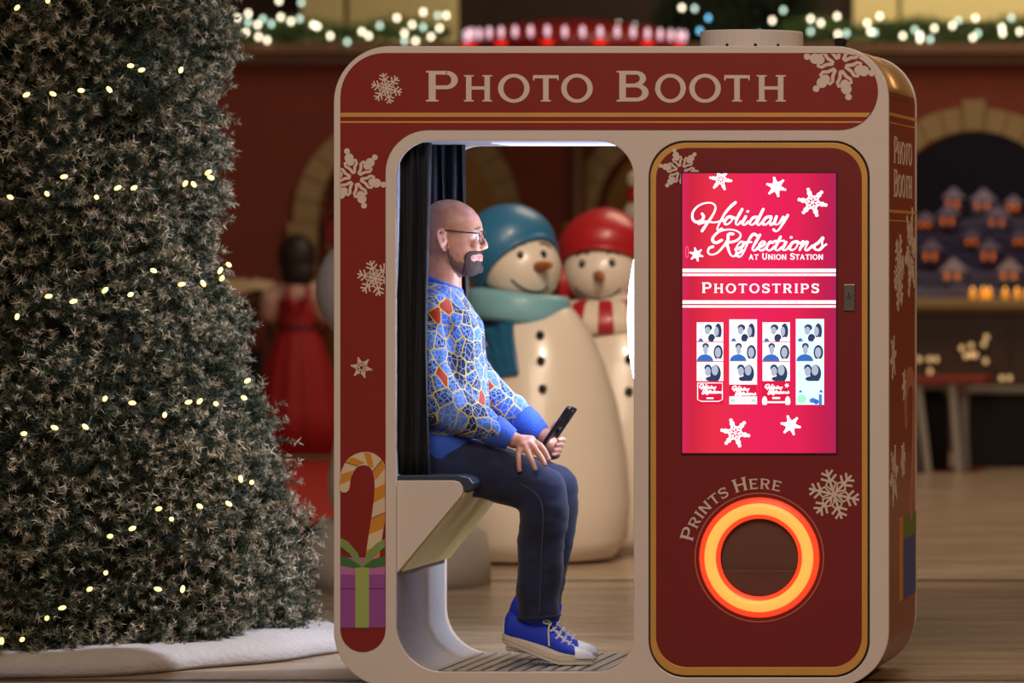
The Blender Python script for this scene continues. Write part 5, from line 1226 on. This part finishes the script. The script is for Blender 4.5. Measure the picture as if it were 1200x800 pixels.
# ================================================================== flocked tree
TYc = 1.32; kT = PXM(TYc); tc_ = P(29, 0, TYc); tx = tc_.x
ZT = 6.2
def trad(z):                                   # foliage radius at height z (metres)
    return float(np.interp(z, [0.05, 0.2, 0.45, 0.8, 1.2, 1.6, 2.2, 6.2], [0.94, 0.94, 0.90, 0.80, 0.66, 0.62, 0.66, 0.04]))
tree = empty('christmas_tree', (tx, TYc, 0), 'tall flocked evergreen tree with warm white lights left of the booth', 'tree')
m_ = MB(); m_.lathe((tx, TYc, 0), [(.09, 0.0), (.08, 2.5), (.02, ZT)], 16); m_.build('trunk', mat('trunk_bark', '#33261c', .9), tree, smooth=True)
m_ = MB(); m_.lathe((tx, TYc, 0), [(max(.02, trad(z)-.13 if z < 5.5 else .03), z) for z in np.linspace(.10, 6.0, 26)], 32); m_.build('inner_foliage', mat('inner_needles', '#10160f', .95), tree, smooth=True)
def leafmat():
    m = bpy.data.materials.new('flocked_needles'); m.use_nodes = True; nt = m.node_tree; b = nt.nodes['Principled BSDF']
    at = nt.nodes.new('ShaderNodeAttribute'); at.attribute_name = 'flock'
    cr = nt.nodes.new('ShaderNodeValToRGB'); e = cr.color_ramp.elements
    e[0].position = 0.0; e[0].color = (*lin('#1c2a1a'), 1); e[1].position = 1.0; e[1].color = (*lin('#d2c3ac'), 1)
    x = e.new(0.35); x.color = (*lin('#3a4530'), 1); x = e.new(0.7); x.color = (*lin('#a09580'), 1)
    nt.links.new(at.outputs['Fac'], cr.inputs[0]); nt.links.new(cr.outputs[0], b.inputs['Base Color']); b.inputs['Roughness'].default_value = 0.85
    return m
M_leaf = leafmat()
def sprig(seed):
    r_ = np.random.default_rng(seed); V = []; Fk = []
    def needle(p, d, ln, wd, f0, f1):
        s_ = np.cross(d, r_.normal(size=3)); s_ /= np.linalg.norm(s_) + 1e-9
        V.extend([p - s_*wd, p + s_*wd, p + d*ln]); Fk.extend([f0, f0, f1])
    ntw = 8
    for t in range(ntw):
        if t == 0: d = np.array([0., 0., 1.])
        else:
            a = 2*PI*t/(ntw-1) + r_.normal()*.3; el = 0.60 + 0.40*r_.random(); d = np.array([math.cos(a)*math.sin(el*1.3), math.sin(a)*math.sin(el*1.3), math.cos(el*1.3)])
        L = .030 + .030*r_.random(); st0 = np.array([0, 0, -.05]) if t == 0 else np.array([0, 0, -.04])
        for i in range(66):
            u = (i + 1)/66; p = st0 + d*(L + .03)*u; a = i*2.4 + t
            o = np.cross(d, [0.3, .5, .81]); o /= np.linalg.norm(o); o2 = np.cross(d, o)
            nd = d*(0.25 + .35*r_.random()) + (o*math.cos(a) + o2*math.sin(a))*0.85 + r_.normal(size=3)*.35; nd /= np.linalg.norm(nd)
            needle(p, nd, .009 + .011*r_.random(), .0016, 0.02 + .70*u*u, 0.12 + 1.05*u*u*(.6 + .4*r_.random()))
        needle(st0 - d*.01, d, L + .025, .0028, .05, .3)
    return np.array(V), np.array(Fk)
TPL = [sprig(100 + i) for i in range(5)]
def mesh_from(V, fl_, name):
    me = bpy.data.meshes.new(name); n = len(V)
    me.vertices.add(n); me.vertices.foreach_set('co', V.astype(np.float32).ravel())
    me.loops.add(n); me.loops.foreach_set('vertex_index', np.arange(n, dtype=np.int32))
    me.polygons.add(n//3); me.polygons.foreach_set('loop_start', np.arange(0, n, 3, dtype=np.int32)); me.polygons.foreach_set('loop_total', np.full(n//3, 3, dtype=np.int32))
    at = me.attributes.new('flock', 'FLOAT', 'POINT'); at.data.foreach_set('value', fl_.astype(np.float32)); me.update(calc_edges=True); me.materials.append(M_leaf); return me
TME = [mesh_from(v, f, 'branch_tip') for v, f in TPL]
# positions of the branch tips: clumped on the cone
inst = []
camv = Vector((CX - tx, -D - TYc, 0)).normalized()
z = 0.05
while z < ZT - .1:
    R = trad(z); dens = .080 if z < 2.45 else .12; n = max(5, int(2*PI*R/dens))
    for j in range(n):
        a = 2*PI*(j + rng.random()*.9)/n; front = math.cos(a)*camv.x + math.sin(a)*camv.y
        if front < -0.35 and rng.random() < .6: continue
        zz_ = z + rng.normal()*.022
        lump = noise.noise(Vector((math.cos(a)*R*5.0, math.sin(a)*R*5.0, zz_*5.0)))
        lump2 = noise.noise(Vector((math.cos(a)*R*2.0 + 9, math.sin(a)*R*2.0, zz_*2.2)))
        rad = R + .09*lump + .06*lump2 - .10*rng.random()**1.5
        if rng.random() < .10: rad += .035
        inst.append((a, zz_, rad, .85 + .85*rng.random(), front, rng.random()*2*PI, lump))
    z += dens*.80
order = sorted(range(len(inst)), key=lambda i: (-(inst[i][4] > .25 and inst[i][1] < 2.3), rng.random()))
Vs, Fs = [], []; npart = 0
for rank, i in enumerate(order):
    a, zz_, rad, sc_, front, spin, lump = inst[i]
    out = Vector((math.cos(a), math.sin(a), 0)); d = (out + Vector((0, 0, .22)) + Vector(rng.normal(size=3))*.42).normalized()
    q_ = d.to_track_quat('Z', 'Y').to_matrix() @ Matrix.Rotation(spin, 3, 'Z')
    pos = Vector((out.x*rad, out.y*rad, max(zz_, .06)))
    ti = int(spin*10) % 5
    if npart < 300 and inst[i][4] > .25 and zz_ < 2.3:
        o = bpy.data.objects.new('branch_tip', TME[ti]); COL.objects.link(o); o.parent = tree
        o.matrix_local = Matrix.Translation(pos) @ q_.to_4x4() @ Matrix.Diagonal((sc_, sc_, sc_, 1)); npart += 1
    else:
        A = np.array(q_)*sc_; v, f = TPL[ti]; Vs.append(v @ A.T + np.array(pos)); Fs.append(np.clip(f*(0.88 + .45*lump + .2*math.sin(spin)), 0, 1))
me = mesh_from(np.concatenate(Vs), np.concatenate(Fs), 'foliage'); fo = bpy.data.objects.new('foliage', me); COL.objects.link(fo); fo.parent = tree; fo['kind'] = 'stuff'
print('tree tris', len(me.polygons), 'tips', len(inst))
# lights on the tree
BL = [(20,9),(56,1),(153,77),(166,82),(31,111),(62,110),(95,106),(128,105),(212,82),(75,207),(55,227),(12,231),(113,231),(138,220),(157,220),(217,215),(227,216),(244,202),(247,208),(20,371),(57,347),(86,353),(123,340),(153,345),(180,317),(213,333),(238,332),(258,317),(268,310),(260,326),(28,508),(64,501),(100,500),(123,467),(155,472),(193,486),(221,471),(234,470),(253,473),(286,466),(290,446),(129,628),(155,619),(186,596),(201,608),(234,593),(268,590),(295,565),(282,561),(124,671),(105,690),(73,712),(55,724),(26,749),(2,751),(185,690),(214,690)]
lights = empty('tree_string_lights', (tx, TYc, 0.1), 'string of warm white bulbs wound around the flocked tree', 'string lights')
M_tb = mat('tree_bulb', '#fff0c0', .3, emit='#ffdc78', estr=2.6); M_sock = mat('bulb_socket', '#16241a', .6)
O = Vector((CX, -D, CZ)); bp_ = []
for x, y in BL:
    dv = (P(x, y, 0) - O); best = None
    for t in np.linspace(1.0, 1.2, 240):
        p = O + dv*t; rr_ = math.hypot(p.x - tx, p.y - TYc)
        if rr_ <= trad(p.z) + .095: best = p; break
        if best is None or rr_ < best[0]: pass
    if best is None: best = O + dv*((TYc + D)/D)
    bp_.append(best); rnd = Vector((random.uniform(-1, 1), random.uniform(-1, .2), random.uniform(-.6, 1))).normalized()
    q_ = rnd.to_track_quat('Z', 'Y').to_matrix()
    m_ = MB(); m_.ell(best, (.0072, .0072, .0125), 10, 8, rot=q_); bo = m_.build('bulb', M_tb, lights, smooth=True)
    m_ = MB(); m_.tube([best - rnd*.012, best - rnd*.028], .006, 8); m_.build('socket', M_sock, bo)
run = []
for i in range(len(bp_) + 1):
    far = i == len(bp_) or (i and (abs(BL[i][0]-BL[i-1][0]) > 60 or abs(BL[i][1]-BL[i-1][1]) > 36))
    if far:
        if len(run) > 1:
            pts = []
            for a_, b_2 in zip(run[:-1], run[1:]):
                mid_ = (a_ + b_2)/2; o2 = Vector((mid_.x - tx, mid_.y - TYc, 0)); o2.normalize()
                pts += [a_ + Vector((0, .012, 0)), Vector((tx, TYc, mid_.z - .012)) + o2*(trad(mid_.z) + .05)]
            pts.append(run[-1] + Vector((0, .012, 0))); m_ = MB(); m_.tube(catmull(pts, 4), .0026, 6); m_.build('wire', M_sock, lights)
        run = []
    if i < len(bp_): run.append(bp_[i])
# snow blanket around the foot
m_ = MB(); rs = []; n = 90
for f, z_ in ((1.0, 0.0), (1.03, .02), (1.0, .055), (.95, .075), (.84, .08), (.3, .07)):
    row = []
    for j in range(n):
        t = 2*PI*j/n; wv = 1 + .035*math.sin(5*t + 1) + .02*math.sin(11*t); R = 1.05*f*wv
        zf = z_*(1 + .35*noise.noise(Vector((math.cos(t)*3, math.sin(t)*3, 0))) + .1*noise.noise(Vector((math.cos(t)*9, math.sin(t)*9, z_*9))))
        row.append(Vector((tx + R*math.cos(t), TYc + R*math.sin(t), zf)))
    rs.append(row)
m_.rings(rs); m_.build('tree_skirt', mat('fluffy_snow_cloth', '#aba3a3', .95, sheen=.4, bump=.5, bscale=45), smooth=True, label='white fluffy snow blanket around the foot of the tree', cat='tree skirt')
